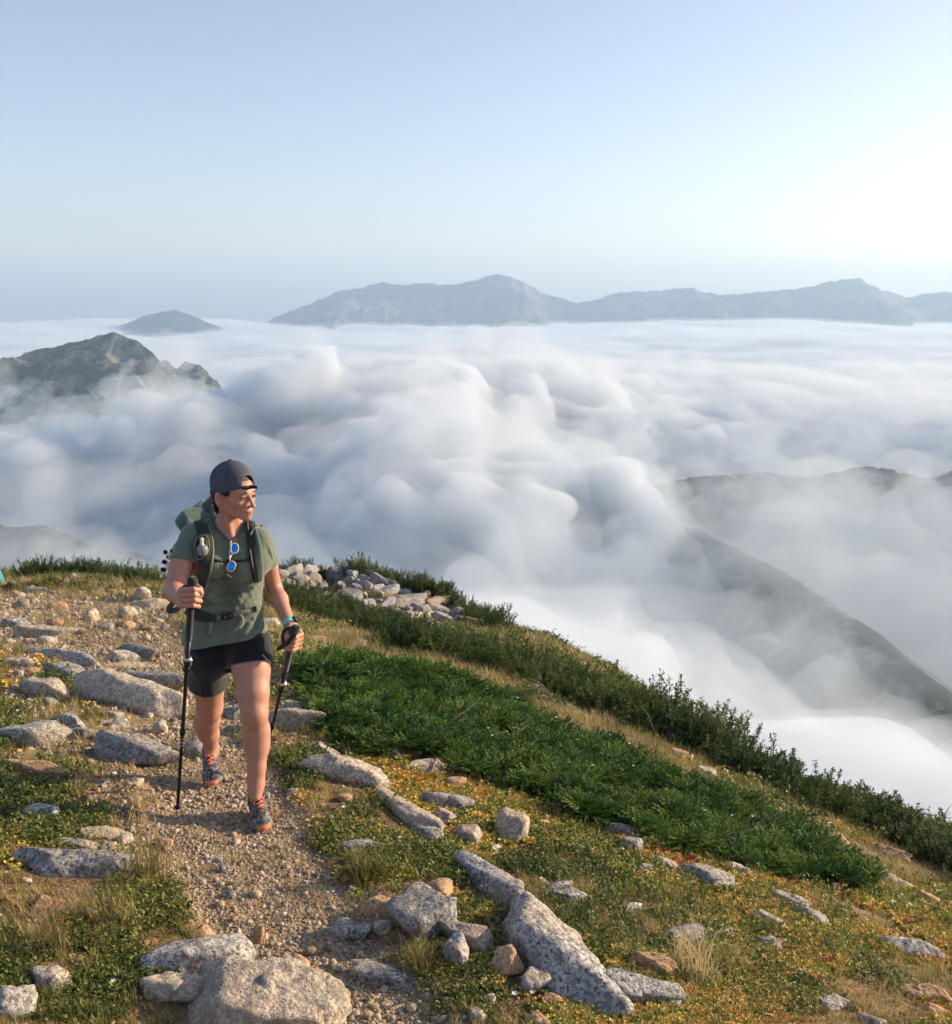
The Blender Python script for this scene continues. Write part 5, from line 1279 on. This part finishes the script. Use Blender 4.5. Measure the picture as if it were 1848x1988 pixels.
# wrinkles in the cloth
X = S.lo[0] + S.h * np.arange(S.n[0]); Y_ = S.lo[1] + S.h * np.arange(S.n[1]); Z = S.lo[2] + S.h * np.arange(S.n[2])
near_ = np.abs(S.D) < .02; ii = np.nonzero(near_); P = np.stack([X[ii[0]], Y_[ii[1]], Z[ii[2]]], -1)
Q = P * np.array([5.0, 4.0, 15.0]); Q[:, 2] += 7 * (P[:, 0] + 1.05) * np.sin(P[:, 2] * 6); wr_ = fbm(Q, 2, .35, ridged=True)
bag = np.exp(-((P[:, 2] + 1.43) / .16) ** 2) + .45
S.D[ii] += (-wr_ * .0085 * bag).astype(np.float32)
for (a_, y1, c_, y2, r_) in [(378, 1150, 430, 1168, .011), (392, 1168, 462, 1163, .013), (430, 1178, 497, 1150, .014), (450, 1186, 500, 1172, .012), (470, 1140, 500, 1118, .010), (380, 1182, 440, 1184, .012), (455, 1168, 498, 1136, .010), (400, 1122, 440, 1130, .008), (440, 1128, 478, 1122, .009),
                             (372, 1215, 400, 1240, .010), (420, 1212, 414, 1246, .010), (470, 1205, 440, 1244, .012), (495, 1196, 474, 1232, .011), (505, 1200, 498, 1220, .010), (385, 1205, 430, 1222, .008), (352, 1060, 366, 1082, .007), (362, 1052, 371, 1080, .007), (520, 1060, 528, 1086, .007), (424, 1060, 432, 1084, .006), (462, 1062, 474, 1082, .006)]:
    pa, pb = K(a_, y1, 4.35), K(c_, y2, 4.35)          # folds: find the front of the cloth and lay a soft roll on it
    def front(p):
        d_ = unit(p); best = None
        for t_ in np.arange(4.30, 4.78, .006):
            q_ = d_ / d_[1] * t_; i_ = np.round((q_ - S.lo) / S.h).astype(int)
            if (i_ >= 0).all() and (i_ < S.n).all() and S.D[tuple(i_)] < 0: return q_
        return None
    ps = [front(pa + (pb - pa) * t_) for t_ in np.linspace(0, 1, 7)]; ps = [q_ for q_ in ps if q_ is not None]
    for i_ in range(len(ps) - 1): e0, e1 = math.sin(math.pi * (i_ + .3) / len(ps)), math.sin(math.pi * (i_ + 1.3) / len(ps)); S.cone(ps[i_] + [0, .002, 0], ps[i_ + 1] + [0, .002, 0], 1.35 * r_ * (.35 + .65 * abs(e0)), 1.35 * r_ * (.35 + .65 * abs(e1)), .007)
# hem, sleeve ends, neck opening
hem_n = unit(np.cross(K(360, 1240, 4.62) - K(508, 1214, 4.62), (0, 1, 0))); hem_n = hem_n if hem_n[2] < 0 else -hem_n
S.plane(K(422, 1254, 4.54), unit(hem_n + [0, -.05, 0]))
def slab_cut(F_, p, n, R_):
    """cut off what lies beyond p along n, within R_ of p"""
    sl, X, Y, Zz = F_.box(p - R_, p + R_); n = unit(n); d = -((X - p[0]) * n[0] + (Y - p[1]) * n[1] + (Zz - p[2]) * n[2])
    rr = np.sqrt((X - p[0]) ** 2 + (Y - p[1]) ** 2 + (Zz - p[2]) ** 2) - R_ * .92
    F_.D[sl] = np.maximum(F_.D[sl], -np.maximum(d, rr)) if False else np.where(rr < 0, np.maximum(F_.D[sl], -d), F_.D[sl])
slab_cut(S, sh_r * .52 + el_r * .48, unit(el_r - sh_r + [0.03, 0, 0]), .105); slab_cut(S, sh_l * .50 + el_l * .50, unit(el_l - sh_l), .10)
S.ell(K(443, 1000, 4.60), (.080, .115, .100), .006, 'cut'); S.cone(K(446, 1030, 4.50), K(448, 1044, 4.52), .03, .012, .01, 'cut')
shirt_me = S.mesh('t_shirt'); del S
shirt = piece('t_shirt', shirt_me, m_shirt)
sb = bvh_of(shirt_me); bb = bvh_of(body_me)
def drape(px, py, off=.004, trees=None):
    d = ray(px, py).normalized(); best = None
    for t in (trees or (sb,)):
        h = t.ray_cast(Vector((0, 0, 0)), d)
        if h[0] is not None and (best is None or h[3] < best[3]): best = h
    if best is None: return None
    n = best[1] if best[1].dot(d) < 0 else -best[1]
    n = (n * .5 - d * .5).normalized()
    return np.array(best[0] + n * off), np.array(n)
def draped(px_pts, w, th, off=.004, trees=None, n=None, smooth=3):
    P = np.array(px_pts, float); s_ = np.linspace(0, len(P) - 1, n or (len(P) * 5)); pts = []; nr = []
    for t in s_:
        x_ = np.interp(t, range(len(P)), P[:, 0]); y_ = np.interp(t, range(len(P)), P[:, 1]); h = drape(x_, y_, off, trees)
        if h is not None: pts.append(h[0]); nr.append(h[1])
    pts = np.array(pts); nr = np.array(nr)
    for _ in range(smooth):
        pts[1:-1] = pts[1:-1] * .5 + (pts[:-2] + pts[2:]) * .25; nr[1:-1] = nr[1:-1] * .5 + (nr[:-2] + nr[2:]) * .25
    if np.ndim(w): w = np.interp(np.linspace(0, 1, len(pts)), np.linspace(0, 1, len(w)), w)
    return ribbon(pts, nr, w, th)
piece('collar', draped([(410, 1004), (413, 1014), (421, 1027), (433, 1040), (446, 1050), (458, 1043), (468, 1030), (476, 1014)], .011, .0022, .003, (sb, bb)), cloth('collar_rib', (0.05, 0.085, 0.08), (0.07, 0.11, 0.10), 300), shirt)

# ---- shorts
S = Field((-1.44, 4.34, -1.92), (-0.72, 4.98, -1.36), 0.0042)
S.cone(K(402, 1246, 4.69), K(476, 1240, 4.68), .092, .092, .03); S.cone(K(404, 1275, 4.68), K(476, 1262, 4.66), .096, .096, .03)
S.cone(hip_r, K(403, 1322, 4.745), .106, .097, .03); S.cone(hip_l, K(488, 1284, 4.60), .104, .101, .03)
X = S.lo[0] + S.h * np.arange(S.n[0]); Y_ = S.lo[1] + S.h * np.arange(S.n[1]); Z = S.lo[2] + S.h * np.arange(S.n[2])
ii = np.nonzero(np.abs(S.D) < .018); P = np.stack([X[ii[0]], Y_[ii[1]], Z[ii[2]]], -1); S.D[ii] += (-fbm(P * np.array([14, 9, 6.0]) + 3, 2, .4, ridged=True) * .004).astype(np.float32)
slab_cut(S, K(404, 1330, 4.75), unit(kn_r - hip_r + [0.0, -.02, -.06]), .15); slab_cut(S, K(490, 1289, 4.60), unit(kn_l - hip_l + [0, 0, 0]), .15)
S.cone(K(443, 1330, 4.68), K(447, 1302, 4.60), .022, .008, .01, 'cut')
piece('shorts', S.mesh('shorts'), m_short); shb = bvh_of(bpy.data.objects['shorts'].data); del S
shorts = bpy.data.objects['shorts']
m_pr = plain('pale_print', (0.45, 0.45, 0.48), .6)
b = []
piece('print', draped([(512, 1274), (515, 1277), (518, 1281), (524, 1286)], .0035, .0006, .0012, (shb,), smooth=1), m_pr, shorts)
h = drape(511, 1273, .002, (shb,)); piece('print', ellmesh(h[0], (.0045, .0012, .0045), np.eye(3), 2), m_pr, shorts)

# ---- shoes
m_up, nt = mat('shoe_mesh'); tc = nd(nt, 'ShaderNodeTexCoord'); w = nd(nt, 'ShaderNodeTexNoise', i_Scale=38.0, i_Detail=3.0, i_Distortion=2.0); nt.links.new(tc.outputs['Object'], w.inputs[0])
r = ramp(nt, w.outputs[0], [(0.42, (0.04, 0.038, 0.040)), (0.55, (0.10, 0.098, 0.10)), (0.66, (0.30, 0.30, 0.33))]); finish(nt, r.outputs[0], 0.7, w.outputs[0], .002)
m_mid = plain('grey_midsole', (0.16, 0.165, 0.17), 0.75); m_toe = plain('dark_toe_rubber', (0.055, 0.058, 0.068), 0.6); m_org = plain('orange_rubber', (0.72, 0.20, 0.10), 0.7); m_lace = cloth('coral_lace', (0.75, 0.16, 0.09), (0.85, 0.24, 0.14), 400)
def shoe(heel, toe, lift, ank, sock_m, side, name='shoe'):
    """heel, toe: sole ends on the ground (x, y); lift: heel height; parts are built in place"""
    hz_ = float(height(np.array([heel[0]]), np.array([heel[1]]))[0]); tz = float(height(np.array([toe[0]]), np.array([toe[1]]))[0])
    a = np.array([heel[0], heel[1], max(hz_, tz) * .5 + hz_ * .5 + lift + .006]); b_ = np.array([toe[0], toe[1], tz + .008])
    f = unit(b_ - a); L = np.linalg.norm(b_ - a); u = unit(np.array([0, 0, 1]) - f * f[2]); s_ = np.cross(f, u); M_ = np.stack([f, s_, u], -1)
    def G(x, y, z): return a + M_ @ np.array([x * L, y, z])
    lo_, hi_ = np.minimum(a, b_) - .09, np.maximum(a, b_) + .16
    # sole
    F1 = Field(lo_, hi_, .0036)
    F1.cone(G(.16, 0, .014), G(.5, 0, .013), .034, .034, .02, 'u'); F1.cone(G(.5, 0, .013), G(.78, side * .006, .013), .036, .050, .02); F1.cone(G(.78, side * .006, .013), G(.86, side * .004, .018), .050, .040, .02)
    F1.plane(G(.5, 0, .036), u); F1.plane(G(.5, 0, .006), -u); sole = F1
    F2 = Field(lo_, hi_, .0036)
    F2.cone(G(.17, 0, .045), G(.5, 0, .045), .033, .033, .02); F2.cone(G(.5, 0, .042), G(.78, side * .005, .036), .036, .044, .02); F2.cone(G(.78, side * .005, .034), G(.87, side * .003, .032), .043, .031, .02)
    F2.cone(G(.20, 0, .05), G(.22, 0, .088), .034, .036, .02); F2.cone(G(.28, 0, .086), G(.68, 0, .050), .034, .029, .02)
    F2.plane(G(.5, 0, .026), -u); F2.plane(G(.22, 0, .108), unit(u - .15 * f)); F2.ell(G(.235, 0, .104), (.030, .034, .018), .004, 'cut')
    ume = F2.mesh('shoe'); sh = piece('shoe', ume, m_up)
    sm = piece('sole', sole.mesh('sole'), m_mid, sh)
    F3 = Field(lo_, hi_, .0036); F3.cone(G(.84, side * .004, .012), G(.885, side * .003, .020), .045, .038, .01); F3.plane(G(.8, 0, .004), -u); F3.plane(G(.83, 0, .02), -f); F3.plane(G(.9, 0, .030), u)
    piece('toe_bumper', F3.mesh('toe_bumper'), m_org, sh)
    F4 = Field(lo_, hi_, .0036); F4.cone(G(.80, side * .005, .036), G(.88, side * .003, .029), .0385, .0285, .01); F4.plane(G(.8, 0, .030), -u); F4.plane(G(.79, 0, .02), -f); piece('toe_cap', F4.mesh('toe_cap'), m_toe, sh)
    ub = bvh_of(ume)
    def on(x, y):
        o_ = G(x, y, .16); h_ = ub.ray_cast(Vector(o_), Vector(-u)); return (np.array(h_[0]), np.array(h_[1])) if h_[0] is not None else (G(x, y, .06), u)
    b = MB()
    for j, x in enumerate(np.linspace(.34, .76, 9)):
        w_ = .021 - .003 * abs(j - 2) * .5; ps = []
        for t in np.linspace(-1, 1, 7): p, n = on(x + .025 * t * (1 if j % 2 else -1), w_ * t); ps.append(Vector(p + u * (.0035 + .002 * (1 - t * t))))
        b.tube(ps, .0040, 5)
    p0 = Vector(on(.34, 0)[0] + u * .007)
    for sx in (1, -1):
        lp = [p0, p0 + Vector(M_ @ np.array([.004, sx * .018, .010])), p0 + Vector(M_ @ np.array([.018, sx * .036, .000])), p0 + Vector(M_ @ np.array([.030, sx * .026, -.008])), p0 + Vector(M_ @ np.array([.010, sx * .006, .001]))]; b.tube(lp, .0030, 5)
        lp = [p0, p0 + Vector(M_ @ np.array([.022, sx * .010, .004])), p0 + Vector(M_ @ np.array([.050, sx * .016, -.004])), p0 + Vector(M_ @ np.array([.066, sx * .026, -.016]))]; b.tube(lp, .0028, 5)
    piece('lace', b.mesh('lace', None, True), m_lace, sh)
    F5 = Field(lo_ - .02, hi_ + .06, .0036); ax = unit(np.array(ank) - G(.24, 0, .07)); F5.cone(G(.27, 0, .06), np.array(ank) + [0, -.003, 0], .041, .0405, .01); F5.plane(np.array(ank), ax)
    piece('sock', F5.mesh('sock'), sock_m)
    tn = [on(x, 0)[0] + u * .0015 for x in (.30, .34, .40)]
    pts = [G(.27, 0, .135), G(.29, 0, .124)] + tn; piece('tongue', ribbon(pts, [unit(f * .4 + u)] * len(pts), [.030, .036, .036, .034, .032], .003), m_up, sh)
    return sh
fx, fy = K(497, 1560, 4.52)[0], 4.535
shoe((K(493, 1560, 4.58)[0], 4.585), (K(513, 1590, 4.33)[0], 4.325), .004, K(497.5, 1510, 4.51), cloth('black_sock', (0.012, 0.012, 0.014), (0.02, 0.02, 0.024)), 1)
shoe((K(407, 1500, 5.10)[0], 5.11), (K(411, 1516, 4.845)[0], 4.845), .055, K(410.5, 1438, 5.01), cloth('teal_sock', (0.01, 0.11, 0.17), (0.02, 0.16, 0.22)), -1)
# ------------------------------------------------------------------ things the hiker carries
def thing(name, loc, label, cat, group=None):
    o = empty(name, tuple(loc)); tag(o, label, cat, group); return o
# backpack
pack = thing('backpack', K(420, 1240, 4.85), 'grey-green backpack with dark padded straps worn by the hiker', 'backpack')
PB = Field((-1.50, 4.62, -1.62), (-0.70, 5.12, -0.80), .005)
Rm = np.stack([unit((.98, .2, 0)), unit((-.2, .98, 0)), (0, 0, 1)], -1)
PB.rbox(K(436, 1120, 4.90), (.135, .085, .20), Rm, .06); PB.rbox(K(415, 1030, 4.90), (.15, .09, .055), Rm, .05, .03); PB.rbox(K(430, 1200, 4.88), (.14, .07, .08), Rm, .05, .03)
X = PB.lo[0] + PB.h * np.arange(PB.n[0]); Y_ = PB.lo[1] + PB.h * np.arange(PB.n[1]); Z = PB.lo[2] + PB.h * np.arange(PB.n[2])
ii = np.nonzero(np.abs(PB.D) < .02); P = np.stack([X[ii[0]], Y_[ii[1]], Z[ii[2]]], -1); PB.D[ii] += (-fbm(P * np.array([9, 9, 16.0]) + 3, 3, .5, ridged=True) * .008).astype(np.float32)
piece('bag', PB.mesh('bag'), m_pack, pack)
PB = Field((-1.50, 4.50, -1.30), (-0.90, 5.10, -0.82), .005)
PB.cone(K(362, 1012, 4.78), K(398, 1000, 4.86), .048, .062, .03); PB.cone(K(398, 1000, 4.86), K(415, 996, 4.83), .06, .034, .03)
ii = np.nonzero(np.abs(PB.D) < .02); P = np.stack([PB.lo[0] + PB.h * ii[0], PB.lo[1] + PB.h * ii[1], PB.lo[2] + PB.h * ii[2]], -1); PB.D[ii] += (-fbm(P * 14, 3, .5, ridged=True) * .007).astype(np.float32)
piece('lid', PB.mesh('lid'), m_pack, pack)
T2 = (sb,)
def strap(pts, w, th, m, name, off=.006, par=None, sm=4): return piece(name, draped(pts, w, th, off, T2, smooth=sm), m, par or pack)
s1 = strap([(384, 1013), (391, 1024), (397, 1045), (399, 1070), (396, 1100), (391, 1130), (386, 1160), (380, 1182)], [.050, .058, .064, .066, .060, .05, .04, .03], .012, m_strap, 'shoulder_strap')
s2 = strap([(484, 1014), (489, 1030), (493, 1055), (495, 1080), (497, 1105), (500, 1128)], [.045, .055, .060, .058, .05, .036], .012, m_strap, 'shoulder_strap')
strap([(402, 1020), (411, 1040), (414, 1070), (411, 1100), (402, 1135), (394, 1155)], .011, .004, m_web, 'piping', .010, s1)
strap([(478, 1014), (481, 1040), (484, 1070), (488, 1100), (494, 1128)], .012, .006, m_blk, 'piping', .010, s2)
strap([(496, 1030), (501, 1055), (503, 1080), (504, 1105), (503, 1125)], [.014, .026, .032, .028, .016], .010, m_pack, 'pocket', .014, s2)
strap([(486, 1040), (493, 1029), (502, 1024), (508, 1026)], .010, .004, m_web, 'webbing', .020, s2)
strap([(405, 1086), (425, 1089), (450, 1090), (470, 1089), (484, 1086)], .012, .003, m_blk, 'sternum_strap', .004)
strap([(411, 1127), (405, 1134), (399, 1141)], .012, .002, m_web, 'webbing', .012, s1)
# bottle pocket and bottle on the strap
h = drape(391, 1064, .014, T2); c0, n0 = h
tb = MB(); ring = []
for i in range(25):
    a = 2 * math.pi * i / 24; hh = drape(391 + 14.5 * math.cos(a), 1063 + 24 * math.sin(a), .026, T2); ring.append(Vector(hh[0] if hh else c0))
tb.tube(ring, .0042, 5); piece('pocket_rim', tb.mesh('pocket_rim', None, True), m_pack, s1)
piece('pocket', ellmesh(c0 + n0 * .002, (.033, .020, .055), np.eye(3)), m_strap, s1)
bottle = thing('water_bottle', c0, 'small grey squeeze bottle with pale nozzle in the pocket of the shoulder strap', 'bottle')
def lathe(c, ax, prof, n=20):
    ax = Vector(ax).normalized(); a = ax.orthogonal().normalized(); b_ = ax.cross(a); V = []
    for z, r in prof:
        for j in range(n): t = 2 * math.pi * j / n; V.append(Vector(c) + ax * z + (a * math.cos(t) + b_ * math.sin(t)) * r)
    F = []
    for i in range(len(prof) - 1):
        for j in range(n): F.append((i * n + j, i * n + (j + 1) % n, (i + 1) * n + (j + 1) % n, (i + 1) * n + j))
    me = bpy.data.meshes.new('lathe'); me.from_pydata([tuple(v) for v in V], [], F + [tuple(range(n))[::-1], tuple(range((len(prof) - 1) * n, len(prof) * n))]); me.polygons.foreach_set('use_smooth', [True] * len(me.polygons)); me.update(); return me
bc = c0 + n0 * .022
piece('flask', lathe(bc - np.array([0, 0, .035]), (0.05, -.12, 1), [(0, .012), (.006, .022), (.03, .026), (.043, .023), (.050, .014)]), plain('smoky_plastic', (0.22, 0.22, 0.22), .35), bottle)
piece('nozzle', lathe(bc + np.array([0.001, -.005, .014]), (0.05, -.12, 1), [(0, .010), (.006, .0095), (.012, .0075), (.024, .0085), (.032, .0075), (.036, .004)]), plain('pale_nozzle', (0.62, 0.62, 0.60), .4), bottle)
# hip belt
hb = strap([(366, 1184), (378, 1190), (392, 1195), (408, 1199), (420, 1200)], [.05, .062, .06, .045, .026], .011, m_strap, 'hip_belt', .008)
strap([(418, 1199), (436, 1198), (452, 1194), (475, 1188), (498, 1181)], .020, .004, m_web, 'webbing', .010, hb)
for q in ((438, 1197, .040), (449, 1195, .028), (492, 1182, .022)):
    a, n = drape(q[0], q[1], .016, T2); S_ = unit(np.cross(n, (0, 0, 1))); M3 = np.stack([S_, n, np.cross(S_, n)], -1)
    bf = Field(a - .04, a + .04, .003); bf.rbox(a, (q[2] * .5, .004, .015), M3, .004); bf.rbox(a, (q[2] * .18, .02, .0065), M3, .002, 0, 'cut'); piece('buckle', bf.mesh('buckle'), m_blk, hb)
strap([(466, 1193), (471, 1201), (469, 1212), (464, 1218)], .016, .003, m_web, 'webbing', .012, hb)
strap([(402, 1200), (409, 1208), (412, 1220), (408, 1232)], .020, .003, m_web, 'webbing', .012, hb)
# soft toy hanging from the pack
toy = thing('soft_toy', K(326, 1068, 4.72), 'small black and white soft toy dangling from the side of the backpack', 'soft toy')
m_tw = cloth('white_plush', (0.70, 0.70, 0.68), (0.8, 0.8, 0.78), 120, bd=.004); m_tb = cloth('black_plush', (0.01, 0.01, 0.011), (0.018, 0.018, 0.02), 120, bd=.004)
E3 = np.eye(3)
tbod = piece('body', ellmesh(K(329, 1099, 4.70), (.020, .018, .026), E3), m_tw, toy); thd = piece('head', ellmesh(K(329, 1080, 4.70), (.019, .018, .018), E3), m_tw, toy)
for q, r_ in (((321, 1072, 4.70), .011), ((334, 1070, 4.70), .011)): piece('ear', ellmesh(K(*q), (r_, r_ * .6, r_), E3), m_tb, thd)
for q, r_ in (((325, 1081, 4.682), .005), ((333, 1081, 4.682), .005)): piece('eye', ellmesh(K(*q), (r_, r_, r_ * 1.2), E3, 2), m_tb, thd)
for q, r_ in (((319, 1091, 4.69), .011), ((317, 1106, 4.70), .012), ((338, 1106, 4.70), .012), ((339, 1092, 4.69), .011)): piece('paw', ellmesh(K(*q), (r_ * 1.2, r_, r_), E3), m_tb, tbod)
b = MB(); b.tube([Vector(K(331, 1071, 4.71)), Vector(K(338, 1058, 4.76)), Vector(K(348, 1048, 4.80))], .0025, 4); piece('cord', b.mesh('cord'), m_blk, toy)
# sunglasses hooked into the collar
sg = thing('sunglasses', K(452, 1050, 4.55), 'pale framed sunglasses with blue mirror lenses hanging from the shirt collar', 'sunglasses')
m_fr = plain('pale_frame', (0.72, 0.66, 0.58), .4)
m_ln, nt = mat('blue_mirror_lens'); tc = nd(nt, 'ShaderNodeTexCoord'); finish(nt, (0.02, 0.22, 0.75), 0.12, spec=.8, metallic=.75)
def lens(cx, cy_, ang, rw, rh):
    a, n = drape(cx, cy_, .022, T2); n = unit(n + np.array([.25, -.3, .1])); up = unit(np.array([math.sin(ang), 0, math.cos(ang)])); up = unit(up - n * (up @ n)); sd = np.cross(up, n)
    o_ = []; nn = 28
    for i in range(nn):
        t = 2 * math.pi * i / nn; c_, s2 = math.cos(t), math.sin(t); o_.append(a + sd * rw * np.sign(c_) * abs(c_) ** .75 + up * rh * np.sign(s2) * abs(s2) ** .75 * (1 - .12 * c_))
    V = np.array([a + n * .004] + o_ + [a - n * .003] + [p - n * .005 for p in o_]); F = [(0, 1 + i, 1 + (i + 1) % nn) for i in range(nn)] + [(nn + 1, nn + 2 + (i + 1) % nn, nn + 2 + i) for i in range(nn)]
    me = mesh_np('lens', V, np.array(F)); l = piece('lens', me, m_ln, sg); b = MB(); q = [Vector(p) for p in o_] + [Vector(o_[0]), Vector(o_[1])]; b.tube(q, .0026, 6); piece('rim', b.mesh('rim', None, True), m_fr, l); return a, n
a1, n1 = lens(456, 1066, .10, .0165, .0235); a2, n2 = lens(452, 1099, .45, .0165, .0235)
b = MB(); b.tube([Vector(a1 + [-.012, -.002, -.024]), Vector((a1 + a2) / 2 + n1 * .004 + [-.014, 0, 0]), Vector(a2 + [-.006, 0, .024])], .0038, 6); piece('bridge', b.mesh('bridge', None, True), m_fr, sg)
for p0, p1 in (((448, 1050), (445, 1086)), ((441, 1112), (452, 1118))):
    A_, B_ = drape(*p0, .012, T2), drape(*p1, .012, T2); b = MB(); b.tube([Vector(A_[0]), Vector((A_[0] + B_[0]) / 2 + A_[1] * .004), Vector(B_[0])], .0032, 6); piece('temple', b.mesh('temple', None, True), m_fr, sg)
# watch
wt = thing('wristwatch', wr_l, 'pale turquoise watch strap on the wrist of the arm with the short pole', 'watch')
ax = unit(K(566, 1218, 4.61) - el_l); a = wr_l * .62 + K(564, 1214, 4.61) * .38
piece('band', lathe(a - ax * .010, ax, [(0, .030), (0, .0335), (.020, .0330), (.020, .029)], 28), plain('turquoise_band', (0.22, 0.62, 0.60), .6), wt)
sd = unit(np.cross(ax, (0, -1, 0.2))); piece('case', lathe(a - sd * .030, -sd, [(0, .018), (.008, .018), (.010, .014)]), m_blk, wt)
b_ = []
# ring
rg = thing('finger_ring', K(371, 1166, 4.2), 'small silver ring on a finger of the hand on the long pole', 'ring'); b = MB(); cc = K(367, 1165.5, 4.203); dd = unit(K(377, 1165, 4.192) - K(353, 1166, 4.225)); aa = Vector(dd).orthogonal().normalized(); b2 = Vector(dd).cross(aa)
b.tube([Vector(cc) + (aa * math.cos(t) + b2 * math.sin(t)) * .0118 for t in np.linspace(0, 2 * math.pi, 17)], .0014, 5); piece('band', b.mesh('band', None, True), plain('silver', (0.8, 0.78, 0.74), .2, metallic=1.0), rg)
# trekking poles
m_sil = plain('brushed_metal', (0.62, 0.60, 0.58), .3, metallic=.9); m_crb = plain('black_carbon', (0.014, 0.015, 0.018), .35)
def pole(top, tip, label, strapf):
    top, tip = np.array(top), np.array(tip); d = unit(tip - top); L = np.linalg.norm(tip - top); t = thing('trekking_pole', tip, label, 'trekking pole', 'the pair of trekking poles')
    piece('grip', lathe(top, d, [(-.030, .006), (-.028, .014), (-.018, .0215), (-.004, .0235), (.008, .020), (.018, .0145), (.05, .0150), (.09, .0155), (.13, .0150), (.28, .0145), (.285, .010)], 18), m_foam, t)
    piece('shaft', lathe(top + d * .27, d, [(0, .0095), (.22, .0095), (.225, .0085), (L - .27 - .13, .0075), (L - .27 - .03, .0065), (L - .27 - .02, .004)], 14), m_crb, t)
    lk = piece('clamp', lathe(top + d * .375, d, [(0, .010), (.002, .0165), (.016, .0175), (.020, .0125), (.040, .0125), (.044, .016), (.060, .016), (.064, .010)], 18), m_blk, t)
    piece('clamp_ring', lathe(top + d * .368, d, [(0, .010), (0, .0185), (.012, .0185), (.012, .010)], 18), m_sil, lk)
    lv = unit(np.cross(d, (0, 1, .3))); piece('lever', lathe(top + d * .376 + lv * .016, d, [(0, .004), (.004, .006), (.03, .005), (.034, .002)], 10), m_sil, lk)
    piece('clamp', lathe(top + d * (L * .60), d, [(0, .008), (.002, .0125), (.03, .0125), (.032, .008)], 14), m_blk, t)
    for q in (.64, .655, .67): piece('marking', lathe(top + d * (L * q), d, [(0, .0087), (.004, .0087)], 12), m_sil, t)
    piece('basket', lathe(tip - d * .065, d, [(0, .009), (.004, .013), (.012, .014), (.014, .012), (.016, .008)], 18), m_blk, t)
    piece('tip', lathe(tip - d * .05, d, [(0, .0085), (.03, .0065), (.045, .004), (.052, .002)], 12), m_sil, t)
    return t, d
gtr = ground_hit(343, 1583); PT = K(373.5, 1132, 4.235)
p1, d1 = pole(PT, gtr + np.array([0, 0, -.008]), 'long black trekking pole planted in front of the hiker, at the left of the picture', None)
PT2 = K(572, 1224, 4.545); gl = ground_hit(505, 1509)
D2 = unit(gl - PT2)
p2, d2 = pole(PT2, gl + np.array([0, 0, -.008]), 'black trekking pole slanting back behind the front leg, held beside the hip', None)
# wrist loops
pts = [PT + d1 * .012, K(358, 1139, 4.25), K(345, 1152, 4.28), K(334, 1172, 4.33), K(325, 1184, 4.36), K(335, 1186, 4.345), K(347, 1182, 4.30), K(352, 1176, 4.27)]
P = np.array(pts); s_ = np.linspace(0, len(P) - 1, 40); P = np.stack([np.interp(s_, range(len(P)), P[:, k]) for k in range(3)], -1)
for _ in range(6): P[1:-1] = P[1:-1] * .5 + (P[:-2] + P[2:]) * .25
piece('wrist_loop', ribbon(P, [unit((-.35, -.9, .3))] * len(P), np.interp(np.linspace(0, 1, 40), [0, .2, .6, 1], [.014, .026, .030, .022]), .0022), m_foam, p1)
P = np.array([K(572, 1220, 4.545), K(562, 1219, 4.53), K(553, 1222, 4.53), K(549, 1230, 4.53), K(548, 1240, 4.535), K(552, 1250, 4.53), K(542, 1258, 4.54), K(538, 1262, 4.54)]); s_ = np.linspace(0, len(P) - 1, 36); P = np.stack([np.interp(s_, range(len(P)), P[:, k]) for k in range(3)], -1)
for _ in range(4): P[1:-1] = P[1:-1] * .5 + (P[:-2] + P[2:]) * .25
piece('wrist_loop', ribbon(P, [unit((-.2, -.95, .2))] * len(P), .016, .002), m_foam, p2)
P = np.array([K(576, 1216, 4.535), K(570, 1234, 4.50), K(556, 1250, 4.51), K(541, 1260, 4.53)]); s_ = np.linspace(0, 3, 20); P = np.stack([np.interp(s_, range(4), P[:, k]) for k in range(3)], -1)
piece('wrist_loop', ribbon(P, [unit((-.1, -.95, .2))] * 20, np.linspace(.030, .016, 20), .003), m_foam, p2)
# something teal at the left edge on the crest: the corner of a tent
g = gh(-62, 1134); tn = thing('tent', g, 'teal corner of a small tent cut by the left frame edge on the crest', 'tent'); TF = Field(np.array(g) - .9, np.array(g) + .9, .02); TF.ell(np.array(g), (.46, .5, .42), 0); TF.plane(np.array(g) - [0, 0, .1], (0, 0, -1)); TF.rbox(np.array(g) + [.1, -.3, -.05], (.3, .2, .08), None, .04, .1)
piece('cover', TF.mesh('cover'), cloth('teal_fabric', (0.02, 0.20, 0.24), (0.03, 0.26, 0.30), 60), tn)
_um = {o.data.name: o.data for o in SC.objects if o.type == 'MESH'}.values()
print('STATS unique tris', sum(sum(p.loop_total - 2 for p in m_.polygons) for m_ in _um))

print('STATS objects', len(bpy.data.objects), 'tris', sum(len(o.data.polygons) * (1 if len(o.data.polygons) and len(o.data.polygons[0].vertices) == 3 else 2) for o in SC.objects if o.type == 'MESH'))
